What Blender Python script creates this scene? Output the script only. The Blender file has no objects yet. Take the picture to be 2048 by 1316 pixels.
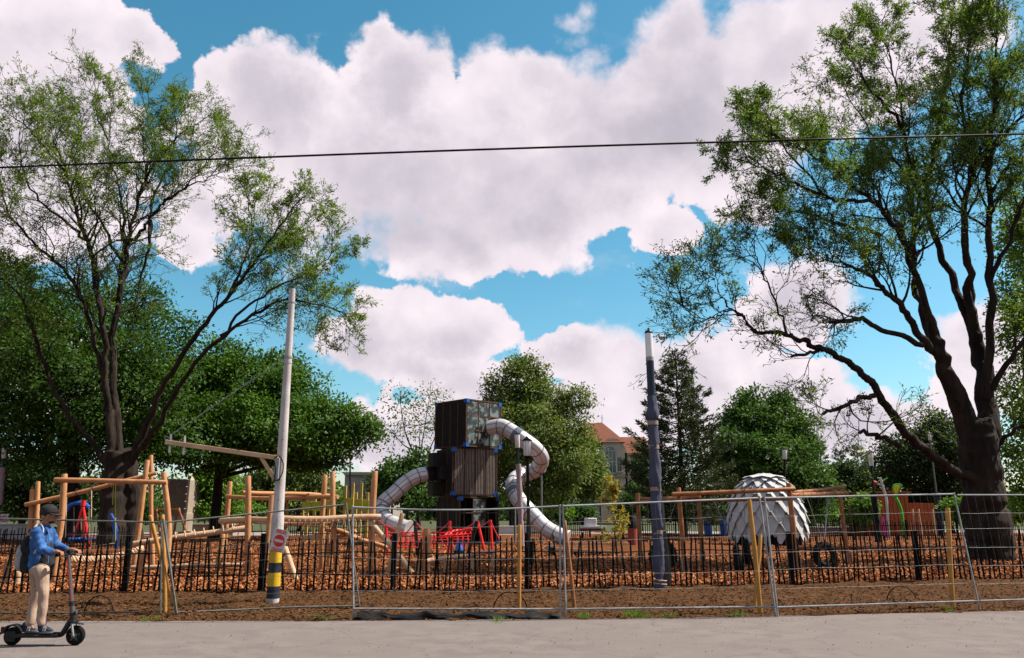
import bpy, bmesh, math, random
import numpy as np
from mathutils import Vector, Matrix, Euler

random.seed(7)
rng = np.random.default_rng(11)
PI = math.pi
scene = bpy.context.scene
COL = scene.collection

# ------------------------------------------------------------------ camera
CAM_H = 1.65
PITCH = math.radians(12.97)
FPX = 1593.0            # focal length in pixels of the 2048 px wide photograph
cam_data = bpy.data.cameras.new('camera')
cam_data.lens = 28.0
cam_data.sensor_width = 36.0
cam_data.clip_end = 6000
cam = bpy.data.objects.new('camera', cam_data)
cam.location = (0, 0, CAM_H)
cam.rotation_euler = (PI / 2 + PITCH, 0, 0)
COL.objects.link(cam)
scene.camera = cam

# ------------------------------------------------------------------ exposure
scene.view_settings.view_transform = 'Standard'
scene.view_settings.look = 'None'
scene.view_settings.exposure = 1.25
scene.view_settings.gamma = 1.0
scene.view_settings.use_curve_mapping = False
scene.render.engine = 'CYCLES'
scene.cycles.use_denoising = True
scene.cycles.max_bounces = 6
scene.cycles.diffuse_bounces = 3
scene.cycles.transmission_bounces = 4
scene.cycles.transparent_max_bounces = 6
scene.cycles.sample_clamp_indirect = 6

def ray(px, py):
    xc = (px - 1024) / FPX
    yc = -(py - 658) / FPX
    c, s = math.cos(PITCH), math.sin(PITCH)
    return Vector((xc, c - yc * s, s + yc * c))

def at(px, py, Y):
    d = ray(px, py)
    t = Y / d.y
    return Vector((d.x * t, Y, CAM_H + d.z * t))

def G(px, py, z=0.0):
    d = ray(px, py)
    t = (z - CAM_H) / d.z
    return Vector((d.x * t, d.y * t, z))

# ------------------------------------------------------------------ node helper
class NT:
    def __init__(s, tree):
        s.t = tree
    def n(s, typ, ins=None, **props):
        nd = s.t.nodes.new(typ)
        for k, v in props.items():
            setattr(nd, k, v)
        for k, v in (ins or {}).items():
            s.put(nd.inputs[k], v)
        return nd
    def put(s, sock, v):
        if isinstance(v, bpy.types.NodeSocket):
            s.t.links.new(v, sock)
        elif v is not None:
            sock.default_value = v
    def m(s, op, a, b=None, c=None, clamp=False):
        nd = s.t.nodes.new('ShaderNodeMath')
        nd.operation = op
        nd.use_clamp = clamp
        for i, v in enumerate((a, b, c)):
            if v is not None:
                s.put(nd.inputs[i], v)
        return nd.outputs[0]
    def v(s, op, a, b=None, out=0):
        nd = s.t.nodes.new('ShaderNodeVectorMath')
        nd.operation = op
        s.put(nd.inputs[0], a)
        if b is not None:
            s.put(nd.inputs['Scale'] if op == 'SCALE' else nd.inputs[1], b)
        return nd.outputs[1] if op in ('LENGTH', 'DISTANCE', 'DOT_PRODUCT') else nd.outputs[0]
    def mix(s, fac, a, b, blend='MIX'):
        nd = s.t.nodes.new('ShaderNodeMix')
        nd.data_type = 'RGBA'
        nd.blend_type = blend
        nd.clamp_factor = True
        s.put(nd.inputs[0], fac)
        s.put(nd.inputs[6], a)
        s.put(nd.inputs[7], b)
        return nd.outputs[2]
    def noise(s, vec, scale, detail=2.0, rough=0.5, dist=0.0, out='Fac'):
        nd = s.n('ShaderNodeTexNoise', {'Vector': vec, 'Scale': scale, 'Detail': detail, 'Roughness': rough, 'Distortion': dist})
        return nd.outputs[out]
    def ss(s, val, a, b, lo=0.0, hi=1.0):
        nd = s.n('ShaderNodeMapRange', {'Value': val, 'From Min': a, 'From Max': b, 'To Min': lo, 'To Max': hi}, interpolation_type='SMOOTHSTEP')
        return nd.outputs[0]

# ------------------------------------------------------------------ sun and sky
SUN_AZ = math.radians(80)      # clockwise from +Y (away from the camera) towards +X
SUN_EL = math.radians(51)
sun_dir = Vector((math.sin(SUN_AZ) * math.cos(SUN_EL), math.cos(SUN_AZ) * math.cos(SUN_EL), math.sin(SUN_EL)))
sun_data = bpy.data.lights.new('sun', 'SUN')
sun_data.energy = 5.0
sun_data.angle = math.radians(0.53)
sun_data.color = (1.0, 0.90, 0.77)
sun = bpy.data.objects.new('sun', sun_data)
sun.rotation_euler = (-sun_dir).to_track_quat('-Z', 'Y').to_euler()
sun.location = (30, 0, 40)
COL.objects.link(sun)

world = bpy.data.worlds.new('World')
scene.world = world
world.use_nodes = True
world.cycles.sampling_method = 'MANUAL'
world.cycles.sample_map_resolution = 256
wt = world.node_tree
wt.nodes.clear()
W = NT(wt)
sky = W.n('ShaderNodeTexSky', sky_type='NISHITA', sun_disc=False, sun_elevation=SUN_EL, sun_rotation=SUN_AZ,
          air_density=1.0, dust_density=0.6, ozone_density=2.5)
skycol = W.n('ShaderNodeHueSaturation', {'Hue': .469, 'Saturation': 1.26, 'Value': 1.10, 'Color': sky.outputs[0]}).outputs[0]
bg_sky = W.n('ShaderNodeBackground', {'Color': skycol, 'Strength': 0.058})
geo = W.n('ShaderNodeTexCoord')
dirv = W.v('NORMALIZE', geo.outputs['Generated'])

def azel(px, py):
    d = ray(px, py).normalized()
    return math.atan2(d.x, d.y), math.asin(d.z)

# each cloud mass as a few lobes at the azimuth and elevation where it stands in the sky
LOBES = [  # px, py, rx, ry, weight
    (60, 20, 270, 210, 1.0), (285, 80, 95, 105, .85), (130, 240, 200, 170, .8), (30, 330, 280, 230, .8),
    (545, 180, 175, 125, 1.0), (455, 235, 90, 110, .9), (790, 170, 150, 120, 1.0), (760, 95, 62, 55, .55), (640, 330, 330, 230, 1.1),
    (860, 150, 90, 90, .5), (1000, 190, 105, 110, .9), (1075, 160, 90, 80, .7), (930, 360, 330, 230, 1.1), (880, 490, 210, 110, .9), (1070, 455, 220, 110, .7),
    (1250, 270, 330, 180, 1.1), (1400, 160, 260, 160, 1.0), (1600, 110, 330, 220, 1.0), (1480, 330, 170, 110, .8), (1350, 50, 85, 90, .8), (1230, 400, 180, 95, .6),
    (1150, 25, 90, 50, .12), (1185, 108, 85, 50, .22), (1130, 60, 100, 40, .0), (430, 390, 120, 110, .7), (370, 490, 80, 62, .75), (1820, 60, 300, 160, .8),
    (1345, 455, 82, 48, .72), (1480, 408, 90, 45, .62), (1590, 600, 120, 110, .85), (1500, 700, 100, 50, .3),
    (790, 660, 150, 85, .95), (690, 690, 120, 75, .7), (925, 670, 120, 70, .9), (950, 790, 130, 110, .7), (650, 655, 60, 40, .5), (850, 745, 130, 70, .5),
    (1160, 705, 130, 70, .9), (1290, 720, 150, 85, .8), (1410, 740, 130, 95, .9), (1560, 790, 180, 95, .9), (1250, 830, 330, 110, .6), (1700, 860, 260, 90, .8), (1490, 850, 240, 80, .6),
    (1960, 720, 200, 160, .5), (120, 760, 200, 150, .5), (720, 885, 170, 75, .95), (860, 860, 150, 85, .9),
]

def lobe_field(pvec):
    tot = None
    for (px, py, rx, ry, wgt) in LOBES:
        a, e = azel(px, py)
        a2, _ = azel(px + rx, py)
        _, e2 = azel(px, py - ry)
        sx, sy = 1 / max(abs(a2 - a), .01), 1 / max(abs(e2 - e), .01)
        nd = wt.nodes.new('ShaderNodeVectorMath')
        nd.operation = 'MULTIPLY_ADD'
        W.put(nd.inputs[0], pvec)
        nd.inputs[1].default_value = (sx, sy, 0)
        nd.inputs[2].default_value = (-a * sx, -e * sy, max(0, 1.0 - wgt) * .9)
        ln = W.v('LENGTH', nd.outputs[0])
        tot = ln if tot is None else W.m('SMOOTH_MIN', tot, ln, .12)
    return W.n('ShaderNodeMapRange', {'Value': tot, 'From Min': 1.30, 'From Max': 0.15, 'To Min': 0.0, 'To Max': 1.15}).outputs[0]

sepd = W.n('ShaderNodeSeparateXYZ', {'Vector': dirv})
az = W.m('ARCTAN2', sepd.outputs[0], sepd.outputs[1])
el = W.m('ARCSINE', sepd.outputs[2])
azel_v = W.n('ShaderNodeCombineXYZ', {'X': az, 'Y': el}).outputs[0]
warp = W.v('SUBTRACT', W.noise(dirv, 9.0, 6, .6, out='Color'), (.5, .5, .5))
warp = W.v('SCALE', warp, 0.085)
pv = W.v('ADD', azel_v, warp)
field = lobe_field(pv)
# the rest of the sky carries the same broken cloud
gen = W.ss(W.noise(dirv, 2.6, 3, .5), .42, .60, 0.0, 1.25)
outside = W.ss(W.v('LENGTH', W.v('MULTIPLY', W.v('SUBTRACT', azel_v, (0, .22, 0)), (1.25, 1.55, 0))), .85, 1.0)
field = W.m('ADD', W.m('MULTIPLY', field, W.m('SUBTRACT', 1.0, outside)), W.m('MULTIPLY', gen, outside))
fb = W.m('SUBTRACT', W.noise(dirv, 12.0, 8, .63), .5)
puff = W.n('ShaderNodeTexVoronoi', {'Vector': W.v('ADD', dirv, W.v('SCALE', warp, .5)), 'Scale': 27.0}, feature='F1').outputs['Distance']
dens = W.m('ADD', field, W.m('MULTIPLY', fb, 1.35))
dens = W.m('SUBTRACT', dens, W.m('MULTIPLY', puff, .26))
soft = W.ss(W.noise(dirv, 6.0, 2, .5), .42, .66, .11, .55)
alpha = W.n('ShaderNodeMapRange', {'Value': dens, 'From Min': .20, 'From Max': W.m('ADD', soft, .20)}, interpolation_type='SMOOTHSTEP').outputs[0]
wisp = W.m('MULTIPLY', W.ss(W.noise(W.v('MULTIPLY', dirv, (1, 1, 2.2)), 5.0, 5, .62), .56, .9), .45)
alpha = W.m('MAXIMUM', alpha, wisp)
# shade: thick middles and undersides grey, thin edges white
lowf = W.noise(W.v('ADD', dirv, warp), 6.5, 3, .5)
def dark(px, py, rx, ry, amt):
    a, e = azel(px, py); a2, _ = azel(px + rx, py); _, e2 = azel(px, py - ry)
    ln = W.v('LENGTH', W.v('MULTIPLY', W.v('SUBTRACT', pv, (a, e, 0)), (1 / abs(a2 - a), 1 / abs(e2 - e), 0)))
    return W.ss(ln, 1.2, 0.0, 0.0, amt)
thick = W.ss(dens, .40, 1.15, 0.0, .52)
sh = thick
for d_ in ((1270, 250, 260, 150, .62), (1430, 200, 220, 200, .5), (860, 480, 230, 90, .42), (1060, 400, 200, 110, .35), (600, 400, 220, 130, .30), (560, 270, 130, 80, .16), (700, 730, 160, 60, .28), (1300, 790, 260, 60, .26), (930, 260, 60, 70, .12), (60, 230, 180, 120, .22)):
    sh = W.m('ADD', sh, dark(*d_))
sh = W.m('MULTIPLY', sh, W.ss(lowf, .34, .62, .12, 1.3))
sh = W.m('ADD', sh, W.m('MULTIPLY', W.m('SUBTRACT', puff, .25), .22))
sh = W.m('MAXIMUM', sh, 0.0)
sh = W.m('DIVIDE', sh, W.m('ADD', sh, .62))
sh = W.m('ADD', sh, W.m('MULTIPLY', fb, .35))
cloudcol = W.mix(sh, (1.03, 0.92, 0.98, 1), (0.40, 0.39, 0.48, 1))
bg_cloud = W.n('ShaderNodeBackground', {'Color': cloudcol, 'Strength': 0.41})
mixw = W.n('ShaderNodeMixShader', {0: alpha, 1: bg_sky.outputs[0], 2: bg_cloud.outputs[0]})
W.n('ShaderNodeOutputWorld', {'Surface': mixw.outputs[0]})

# ------------------------------------------------------------------ materials
MATS = {}
KA = .80
def mat(name, col, rough=.7, col2=None, scale=6.0, stretch=(1, 1, 1), bump=0.0, bscale=None, metal=0.0, spec=.2, detail=5, lo=.35, hi=.65, island=0.0, col3=None, scale3=1.0, coords='Object', coat=0.0, alpha=1.0, trans=0.0):
    col = tuple(c * KA for c in col[:3])
    col2 = tuple(c * KA for c in col2) if col2 is not None else None
    col3 = tuple(c * KA for c in col3) if col3 is not None else None
    m = bpy.data.materials.new(name)
    m.use_nodes = True
    t = m.node_tree
    N = NT(t)
    b = t.nodes['Principled BSDF']
    b.inputs['Roughness'].default_value = rough
    b.inputs['Metallic'].default_value = metal
    b.inputs['Specular IOR Level'].default_value = spec
    b.inputs['Coat Weight'].default_value = coat
    b.inputs['Alpha'].default_value = alpha
    b.inputs['Transmission Weight'].default_value = trans
    col = tuple(col) + (1,) if len(col) == 3 else col
    tc = N.n('ShaderNodeTexCoord')
    vec = N.v('MULTIPLY', tc.outputs[coords], stretch)
    c = None
    if col2 is not None:
        f = N.ss(N.noise(vec, scale, detail, .6), lo, hi)
        c = N.mix(f, col, tuple(col2) + (1,))
    if col3 is not None:
        f3 = N.ss(N.noise(tc.outputs[coords], scale3, 3, .55), .42, .62)
        c = N.mix(f3, c if c is not None else col, tuple(col3) + (1,))
    if island:
        ri = N.n('ShaderNodeNewGeometry').outputs['Random Per Island']
        k = N.m('ADD', 1.0 - island, N.m('MULTIPLY', ri, 2 * island))
        c = N.v('SCALE', c if c is not None else col[:3], k)
    if c is not None:
        t.links.new(c, b.inputs['Base Color'])
    else:
        b.inputs['Base Color'].default_value = col
    if bump:
        bn = N.n('ShaderNodeBump', {'Strength': bump, 'Distance': .02, 'Height': N.noise(vec, bscale or scale * 2, 6, .65)})
        t.links.new(bn.outputs[0], b.inputs['Normal'])
    MATS[name] = m
    return m

def leafmat(name, dark, light, yellow=None, ypart=.12, transl=.35, nscale=.6):
    dark = tuple(c * .86 for c in dark); light = tuple(c * .95 for c in light)
    m = bpy.data.materials.new(name)
    m.use_nodes = True
    t = m.node_tree
    t.nodes.clear()
    N = NT(t)
    ri = N.n('ShaderNodeNewGeometry').outputs['Random Per Island']
    tc = N.n('ShaderNodeTexCoord')
    nz = N.ss(N.noise(tc.outputs['Object'], nscale, 3, .5), .35, .65)
    f = N.m('ADD', N.m('MULTIPLY', ri, .45), N.m('MULTIPLY', nz, .55))
    c = N.mix(f, tuple(dark) + (1,), tuple(light) + (1,))
    if yellow:
        c = N.mix(N.ss(ri, 1 - ypart, 1 - ypart + .05), c, tuple(yellow) + (1,))
    d = N.n('ShaderNodeBsdfPrincipled', {'Base Color': c, 'Roughness': .65, 'Specular IOR Level': .16})
    tr = N.n('ShaderNodeBsdfTranslucent', {'Color': N.mix(1.0, c, (1.3, 1.25, .5, 1), 'MULTIPLY')})
    mx = N.n('ShaderNodeMixShader', {0: transl, 1: d.outputs[0], 2: tr.outputs[0]})
    N.n('ShaderNodeOutputMaterial', {'Surface': mx.outputs[0]})
    MATS[name] = m
    return m

mat('asphalt', (.134, .115, .111), .88, (.165, .143, .138), 2.3, bump=.4, bscale=70, col3=(.148, .128, .123), scale3=.5, spec=.12)
def asphalt_wear():
    m = MATS['asphalt']; t = m.node_tree; N = NT(t); b = t.nodes['Principled BSDF']
    src = b.inputs['Base Color'].links[0].from_socket
    tc = N.n('ShaderNodeTexCoord')
    o = tc.outputs['Object']
    w = N.v('ADD', o, N.v('SCALE', N.noise(o, 1.1, 5, .6, out='Color'), .9))
    vo = N.n('ShaderNodeTexVoronoi', {'Vector': w, 'Scale': .42}, feature='DISTANCE_TO_EDGE').outputs['Distance']
    cr = N.ss(vo, .010, .0, 0.0, .28)
    c = N.mix(cr, src, (.045, .04, .038, 1))
    st = N.ss(N.noise(N.v('MULTIPLY', o, (.35, 1.6, 1)), 1.3, 5, .65), .58, .80, 0.0, .35)
    c = N.mix(st, c, (.075, .065, .06, 1))
    sp = N.ss(N.noise(o, 90.0, 2, .5), .62, .72, 0.0, .5)
    c = N.mix(sp, c, (.19, .175, .165, 1))
    t.links.new(c, b.inputs['Base Color'])
asphalt_wear()
mat('soil', (.046, .0215, .0095), .95, (.098, .049, .0225), 9.0, bump=1.0, bscale=26, col3=(.068, .033, .015), scale3=.7, spec=.03)
mat('bark', (.070, .024, .010), .95, (.20, .078, .032), 17.0, bump=1.0, bscale=26, col3=(.105, .040, .017), scale3=.55, spec=.03)
mat('chip', (.20, .072, .027), .9, (.32, .135, .055), 3.0, island=.65, spec=.05)
mat('clod', (.066, .034, .016), .95, (.10, .054, .027), 3.0, island=.3, spec=.03)
mat('paving', (.26, .22, .20), .9, (.22, .19, .175), 2.0, bump=.2)
mat('lawn', (.035, .050, .018), .95, (.060, .065, .028), 3.0, bump=.6, bscale=14)
mat('wood', (.34, .150, .060), .62, (.46, .245, .12), 5.0, bump=.45, bscale=24, stretch=(1, 1, .35), col3=(.39, .185, .08), scale3=1.6)
mat('wood_pale', (.42, .26, .15), .66, (.52, .36, .24), 5.0, bump=.4, bscale=20, col3=(.46, .30, .19), scale3=1.5)
mat('wood_yellow', (.36, .165, .032), .6, (.45, .235, .06), 5.0, bump=.35, bscale=18, stretch=(1, 1, .3))
mat('wood_red', (.30, .068, .020), .65, (.38, .10, .03), 4.0, bump=.3, stretch=(1, 1, .2))
mat('wood_brown', (.22, .082, .030), .65, (.32, .14, .058), 5.0, bump=.4, bscale=20)
mat('timber_end', (.62, .45, .29), .8, (.50, .33, .19), 30.0)
mat('black_paint', (.005, .005, .006), .75, (.011, .010, .010), 9.0, spec=.15)
mat('picket_black', (.004, .0035, .0035), .9, (.010, .008, .007), 7.0, bump=.3, spec=.1)
mat('galvanised', (.22, .235, .25), .6, (.30, .315, .33), 9.0, metal=.25)
mat('galv_dull', (.10, .105, .10), .65, (.15, .155, .145), 9.0, metal=.2)
mat('concrete', (.42, .39, .40), .85, (.50, .47, .48), 3.0, bump=.35, bscale=35, col3=(.37, .345, .35), scale3=.8)
mat('yellow_paint', (.58, .38, .02), .55, (.48, .31, .02), 5.0)
mat('band_black', (.012, .014, .022), .5, (.03, .035, .06), 6.0)
mat('sign_white', (.56, .54, .53), .4)
mat('sign_red', (.62, .025, .03), .4)
mat('fleece', (.048, .053, .090), .95, (.092, .098, .150), 34.0, bump=.7, bscale=70, col3=(.062, .067, .108), scale3=2.2)
mat('tape', (.26, .20, .16), .5)
mat('navy_metal', (.012, .020, .040), .35)
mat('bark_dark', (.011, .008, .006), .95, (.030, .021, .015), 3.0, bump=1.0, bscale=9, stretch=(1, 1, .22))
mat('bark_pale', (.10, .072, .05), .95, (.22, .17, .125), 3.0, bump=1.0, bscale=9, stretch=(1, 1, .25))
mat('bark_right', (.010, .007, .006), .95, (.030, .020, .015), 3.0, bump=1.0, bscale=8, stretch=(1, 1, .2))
leafmat('leaf_sparse', (.062, .120, .014), (.135, .225, .030), (.20, .22, .045), .08, transl=.5)
leafmat('leaf_right', (.050, .105, .018), (.12, .20, .036), (.17, .18, .045), .06, transl=.5)
leafmat('leaf_dense', (.020, .060, .008), (.072, .160, .018), None)
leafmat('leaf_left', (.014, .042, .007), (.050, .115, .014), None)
leafmat('leaf_mid', (.050, .095, .020), (.115, .165, .040), (.17, .18, .045), .15)
leafmat('leaf_round', (.025, .070, .014), (.060, .130, .024), None)
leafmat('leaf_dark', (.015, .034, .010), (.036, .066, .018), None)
leafmat('needle', (.020, .035, .014), (.046, .070, .025), (.09, .09, .03), .08, transl=.12)
leafmat('leaf_yellow', (.22, .21, .025), (.36, .32, .045), (.42, .22, .03), .15)
leafmat('leaf_bright', (.055, .14, .015), (.13, .24, .03), None)
leafmat('grass_blade', (.05, .12, .015), (.13, .22, .04), None)

# ------------------------------------------------------------------ mesh building
def np_mesh(name, V, quads):
    V = np.asarray(V, dtype=np.float32); Q = np.asarray(quads, dtype=np.int32)
    me = bpy.data.meshes.new(name)
    k = Q.shape[1]
    me.vertices.add(len(V)); me.vertices.foreach_set('co', V.ravel())
    me.loops.add(Q.size); me.loops.foreach_set('vertex_index', Q.ravel())
    me.polygons.add(len(Q))
    me.polygons.foreach_set('loop_start', np.arange(0, Q.size, k, dtype=np.int32))
    me.polygons.foreach_set('loop_total', np.full(len(Q), k, dtype=np.int32))
    me.update(calc_edges=True)
    me.validate()
    return me

def frame(d):
    d = Vector(d).normalized()
    a = Vector((0, 0, 1)) if abs(d.z) < .95 else Vector((1, 0, 0))
    u = d.cross(a).normalized()
    return u, d.cross(u).normalized()

class MB:
    """collects shapes in world coordinates; build() links them as one mesh object"""
    def __init__(s):
        s.v = []; s.f = []
    def tube(s, pts, r, n=8, cap=True, wob=0.0, squash=None):
        pts = [Vector(p) for p in pts]
        rs = r if isinstance(r, (list, tuple)) else [r] * len(pts)
        base = len(s.v)
        u = None
        for i, p in enumerate(pts):
            d = (pts[min(i + 1, len(pts) - 1)] - pts[max(i - 1, 0)])
            if d.length < 1e-9: d = Vector((0, 0, 1))
            d.normalize()
            if u is None:
                u, w = frame(d)
            else:
                u = (u - d * u.dot(d))
                u = u.normalized() if u.length > 1e-6 else frame(d)[0]
                w = d.cross(u).normalized()
            for k in range(n):
                a = 2 * PI * k / n
                rr = rs[i] * (1 + (random.uniform(-wob, wob) if wob else 0))
                s.v.append(p + u * (math.cos(a) * rr) + w * (math.sin(a) * rr * (squash or 1)))
        for i in range(len(pts) - 1):
            for k in range(n):
                a = base + i * n + k; b = base + i * n + (k + 1) % n
                s.f.append((a, b, b + n, a + n))
        if cap:
            s.f.append(tuple(base + k for k in reversed(range(n))))
            e = base + (len(pts) - 1) * n
            s.f.append(tuple(e + k for k in range(n)))
        return s
    def box(s, c, size, rot=None):
        c = Vector(c); h = Vector(size) * .5
        R = rot if rot is not None else Matrix.Identity(3)
        b = len(s.v)
        for sx in (-1, 1):
            for sy in (-1, 1):
                for sz in (-1, 1):
                    s.v.append(c + R @ Vector((sx * h.x, sy * h.y, sz * h.z)))
        for q in ((0, 1, 3, 2), (4, 6, 7, 5), (0, 4, 5, 1), (2, 3, 7, 6), (0, 2, 6, 4), (1, 5, 7, 3)):
            s.f.append(tuple(b + i for i in q))
        return s
    def bar(s, a, b, w, h):
        """rectangular bar from a to b"""
        a, b = Vector(a), Vector(b)
        d = b - a
        y = d.normalized()
        u, v2 = frame(y)
        R = Matrix((u, y, v2)).transposed()
        return s.box((a + b) / 2, (w, d.length, h), R)
    def lathe(s, c, prof, n=16, axis=None):
        """profile of (radius, height) pairs about a vertical axis at c"""
        c = Vector(c); b = len(s.v)
        ax = Vector(axis).normalized() if axis is not None else Vector((0, 0, 1))
        u, w = frame(ax)
        for r, z in prof:
            for k in range(n):
                a = 2 * PI * k / n
                s.v.append(c + ax * z + u * (r * math.cos(a)) + w * (r * math.sin(a)))
        for i in range(len(prof) - 1):
            for k in range(n):
                p = b + i * n + k; q = b + i * n + (k + 1) % n
                s.f.append((p, p + n, q + n, q))
        s.f.append(tuple(b + k for k in range(n)))
        e = b + (len(prof) - 1) * n
        s.f.append(tuple(e + k for k in reversed(range(n))))
        return s
    def torus(s, c, axis, R, r, n=24, m=10, sq=1.0):
        c = Vector(c); ax = Vector(axis).normalized(); u, w = frame(ax); b = len(s.v)
        for i in range(n):
            a = 2 * PI * i / n
            o = u * math.cos(a) + w * math.sin(a)
            for j in range(m):
                t = 2 * PI * j / m
                s.v.append(c + o * (R + r * math.cos(t)) + ax * (r * sq * math.sin(t)))
        for i in range(n):
            for j in range(m):
                p = b + i * m + j; q = b + ((i + 1) % n) * m + j
                p2 = b + i * m + (j + 1) % m; q2 = b + ((i + 1) % n) * m + (j + 1) % m
                s.f.append((p, q, q2, p2))
        return s
    def ellipsoid(s, c, r, n=16, m=10, rot=None):
        c = Vector(c); R = rot if rot is not None else Matrix.Identity(3); b = len(s.v)
        for i in range(m + 1):
            th = PI * i / m
            for k in range(n):
                a = 2 * PI * k / n
                s.v.append(c + R @ Vector((r[0] * math.sin(th) * math.cos(a), r[1] * math.sin(th) * math.sin(a), r[2] * math.cos(th))))
        for i in range(m):
            for k in range(n):
                p = b + i * n + k; q = b + i * n + (k + 1) % n
                s.f.append((p, p + n, q + n, q))
        return s
    def poly(s, pts, thick, normal):
        """flat outline given a thickness along normal"""
        nn = Vector(normal).normalized() * thick; b = len(s.v); n = len(pts)
        for p in pts: s.v.append(Vector(p))
        for p in pts: s.v.append(Vector(p) + nn)
        s.f.append(tuple(b + i for i in reversed(range(n))))
        s.f.append(tuple(b + n + i for i in range(n)))
        for i in range(n):
            j = (i + 1) % n
            s.f.append((b + i, b + j, b + n + j, b + n + i))
        return s
    def mesh(s, name, off=(0, 0, 0)):
        o = Vector(off)
        me = bpy.data.meshes.new(name)
        me.from_pydata([tuple(v - o) for v in s.v], [], s.f)
        me.update()
        return me
    def build(s, name, material, parent=None, smooth=True, bevel=0.0):
        off = wloc(parent) if parent is not None else Vector((0, 0, 0))
        me = s.mesh(name, off)
        return link(name, me, material, parent, smooth, bevel)

def wloc(o):
    p = Vector(o.location)
    while o.parent is not None:
        o = o.parent
        p = p + Vector(o.location)
    return p

def link(name, me, material, parent=None, smooth=True, bevel=0.0):
    me.materials.append(MATS[material] if isinstance(material, str) else material)
    if smooth:
        me.polygons.foreach_set('use_smooth', [True] * len(me.polygons))
        if hasattr(me, 'set_sharp_from_angle'):
            me.set_sharp_from_angle(angle=math.radians(45))
    o = bpy.data.objects.new(name, me)
    COL.objects.link(o)
    o.parent = parent
    if bevel:
        b = o.modifiers.new('bevel', 'BEVEL'); b.width = bevel; b.segments = 2; b.limit_method = 'ANGLE'
    return o

def tag(o, label, cat, group=None):
    o['label'] = label; o['category'] = cat
    if group: o['group'] = group
    return o

def thing(name, label, cat, loc, group=None):
    o = bpy.data.objects.new(name, None)
    o.empty_display_size = .2
    COL.objects.link(o)
    o.location = loc
    return tag(o, label, cat, group)

def kind(o, k):
    o['kind'] = k
    return o

def sub(name, me, parent, loc=(0, 0, 0), rot=(0, 0, 0), scale=(1, 1, 1)):
    """a part that shares mesh data"""
    o = bpy.data.objects.new(name, me)
    COL.objects.link(o)
    o.parent = parent; o.location = loc; o.rotation_euler = rot; o.scale = scale
    return o

def log_pts(a, b, n=7, bend=.03):
    a, b = Vector(a), Vector(b)
    u, w = frame(b - a)
    L = (b - a).length
    k1, k2, p1, p2 = random.uniform(-1, 1), random.uniform(-1, 1), random.uniform(0, 6), random.uniform(0, 6)
    out = []
    for i in range(n + 1):
        t = i / n
        e = math.sin(PI * t)
        out.append(a.lerp(b, t) + u * (k1 * bend * L * .5 * e * math.sin(2 * t + p1)) + w * (k2 * bend * L * .5 * e * math.sin(3 * t + p2)))
    return out

def log(a, b, r, name='post', m='wood', parent=None, bend=.03, n=10, taper=.92, bevel=.0):
    pts = log_pts(a, b, 7, bend)
    rs = [r * (1 - (1 - taper) * i / 7) * random.uniform(.95, 1.05) for i in range(8)]
    d0 = (pts[1] - pts[0]).normalized(); d1 = (pts[-1] - pts[-2]).normalized()
    P = [pts[0], pts[0] + d0 * .02] + pts[1:-1] + [pts[-1] - d1 * .02, pts[-1]]
    R = [rs[0] * .86, rs[0]] + rs[1:-1] + [rs[-1], rs[-1] * .86]
    mb = MB().tube(P, R, n, wob=.025)
    return mb.build(name, m, parent)

def fuse(mb, voxel, name, material, parent, smooth_it=2, disp=None):
    """fuse overlapping volumes into one continuous skin"""
    me = mb.mesh(name)
    o = bpy.data.objects.new(name, me); COL.objects.link(o)
    r = o.modifiers.new('r', 'REMESH'); r.mode = 'VOXEL'; r.voxel_size = voxel
    if smooth_it:
        s_ = o.modifiers.new('s', 'SMOOTH'); s_.iterations = smooth_it; s_.factor = .5
    bpy.context.view_layer.update()
    dg = bpy.context.evaluated_depsgraph_get()
    m2 = bpy.data.meshes.new_from_object(o.evaluated_get(dg))
    bpy.data.objects.remove(o)
    off = wloc(parent)
    n = len(m2.vertices)
    co = np.empty(n * 3, dtype=np.float32); m2.vertices.foreach_get('co', co)
    co = co.reshape(-1, 3)
    if disp is not None: co = disp(co, m2)
    m2.vertices.foreach_set('co', (co - np.array(off, dtype=np.float32)).ravel())
    m2.update()
    m2.materials.clear()
    return link(name, m2, material, parent)

# ------------------------------------------------------------------ ground
def edge_curve(pix, wob=.04):
    pts = [G(x, y) for x, y in pix]
    # run on beyond the frame on both sides
    d0 = (pts[0] - pts[1]).normalized(); d1 = (pts[-1] - pts[-2]).normalized()
    return [pts[0] + d0 * 60] + pts + [pts[-1] + d1 * 60]

def edge_y(curve, x):
    for a, b in zip(curve, curve[1:]):
        if a.x <= x <= b.x:
            t = (x - a.x) / max(b.x - a.x, 1e-6)
            return a.y + (b.y - a.y) * t
    return curve[0].y if x < curve[0].x else curve[-1].y

PATH_EDGE = edge_curve([(0, 1243), (400, 1243), (700, 1242), (1240, 1238), (1550, 1233), (2048, 1222)])
FENCE = edge_curve([(0, 1189), (520, 1185), (1040, 1181), (1560, 1171), (2048, 1158)])

def hill(x, y):
    return .5 * math.sin(x * 1.7 + y * .9) * math.sin(x * .63 - y * 1.31) + .3 * math.sin(x * 3.9 + 1.3) * math.sin(y * 4.3)

def sheet(name, x0, x1, dx, ylo, yhi, ny, zfun, material, curved=True):
    nx = int((x1 - x0) / dx) + 1
    V = []; Q = []
    for i in range(nx):
        x = x0 + (x1 - x0) * i / (nx - 1)
        a, b = ylo(x), yhi(x)
        for j in range(ny):
            y = a + (b - a) * (j / (ny - 1))
            V.append((x, y, zfun(x, y, j / (ny - 1))))
    for i in range(nx - 1):
        for j in range(ny - 1):
            p = i * ny + j
            Q.append((p, p + ny, p + ny + 1, p + 1))
    me = np_mesh(name, V, Q)
    return kind(link(name, me, material), 'structure')

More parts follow.
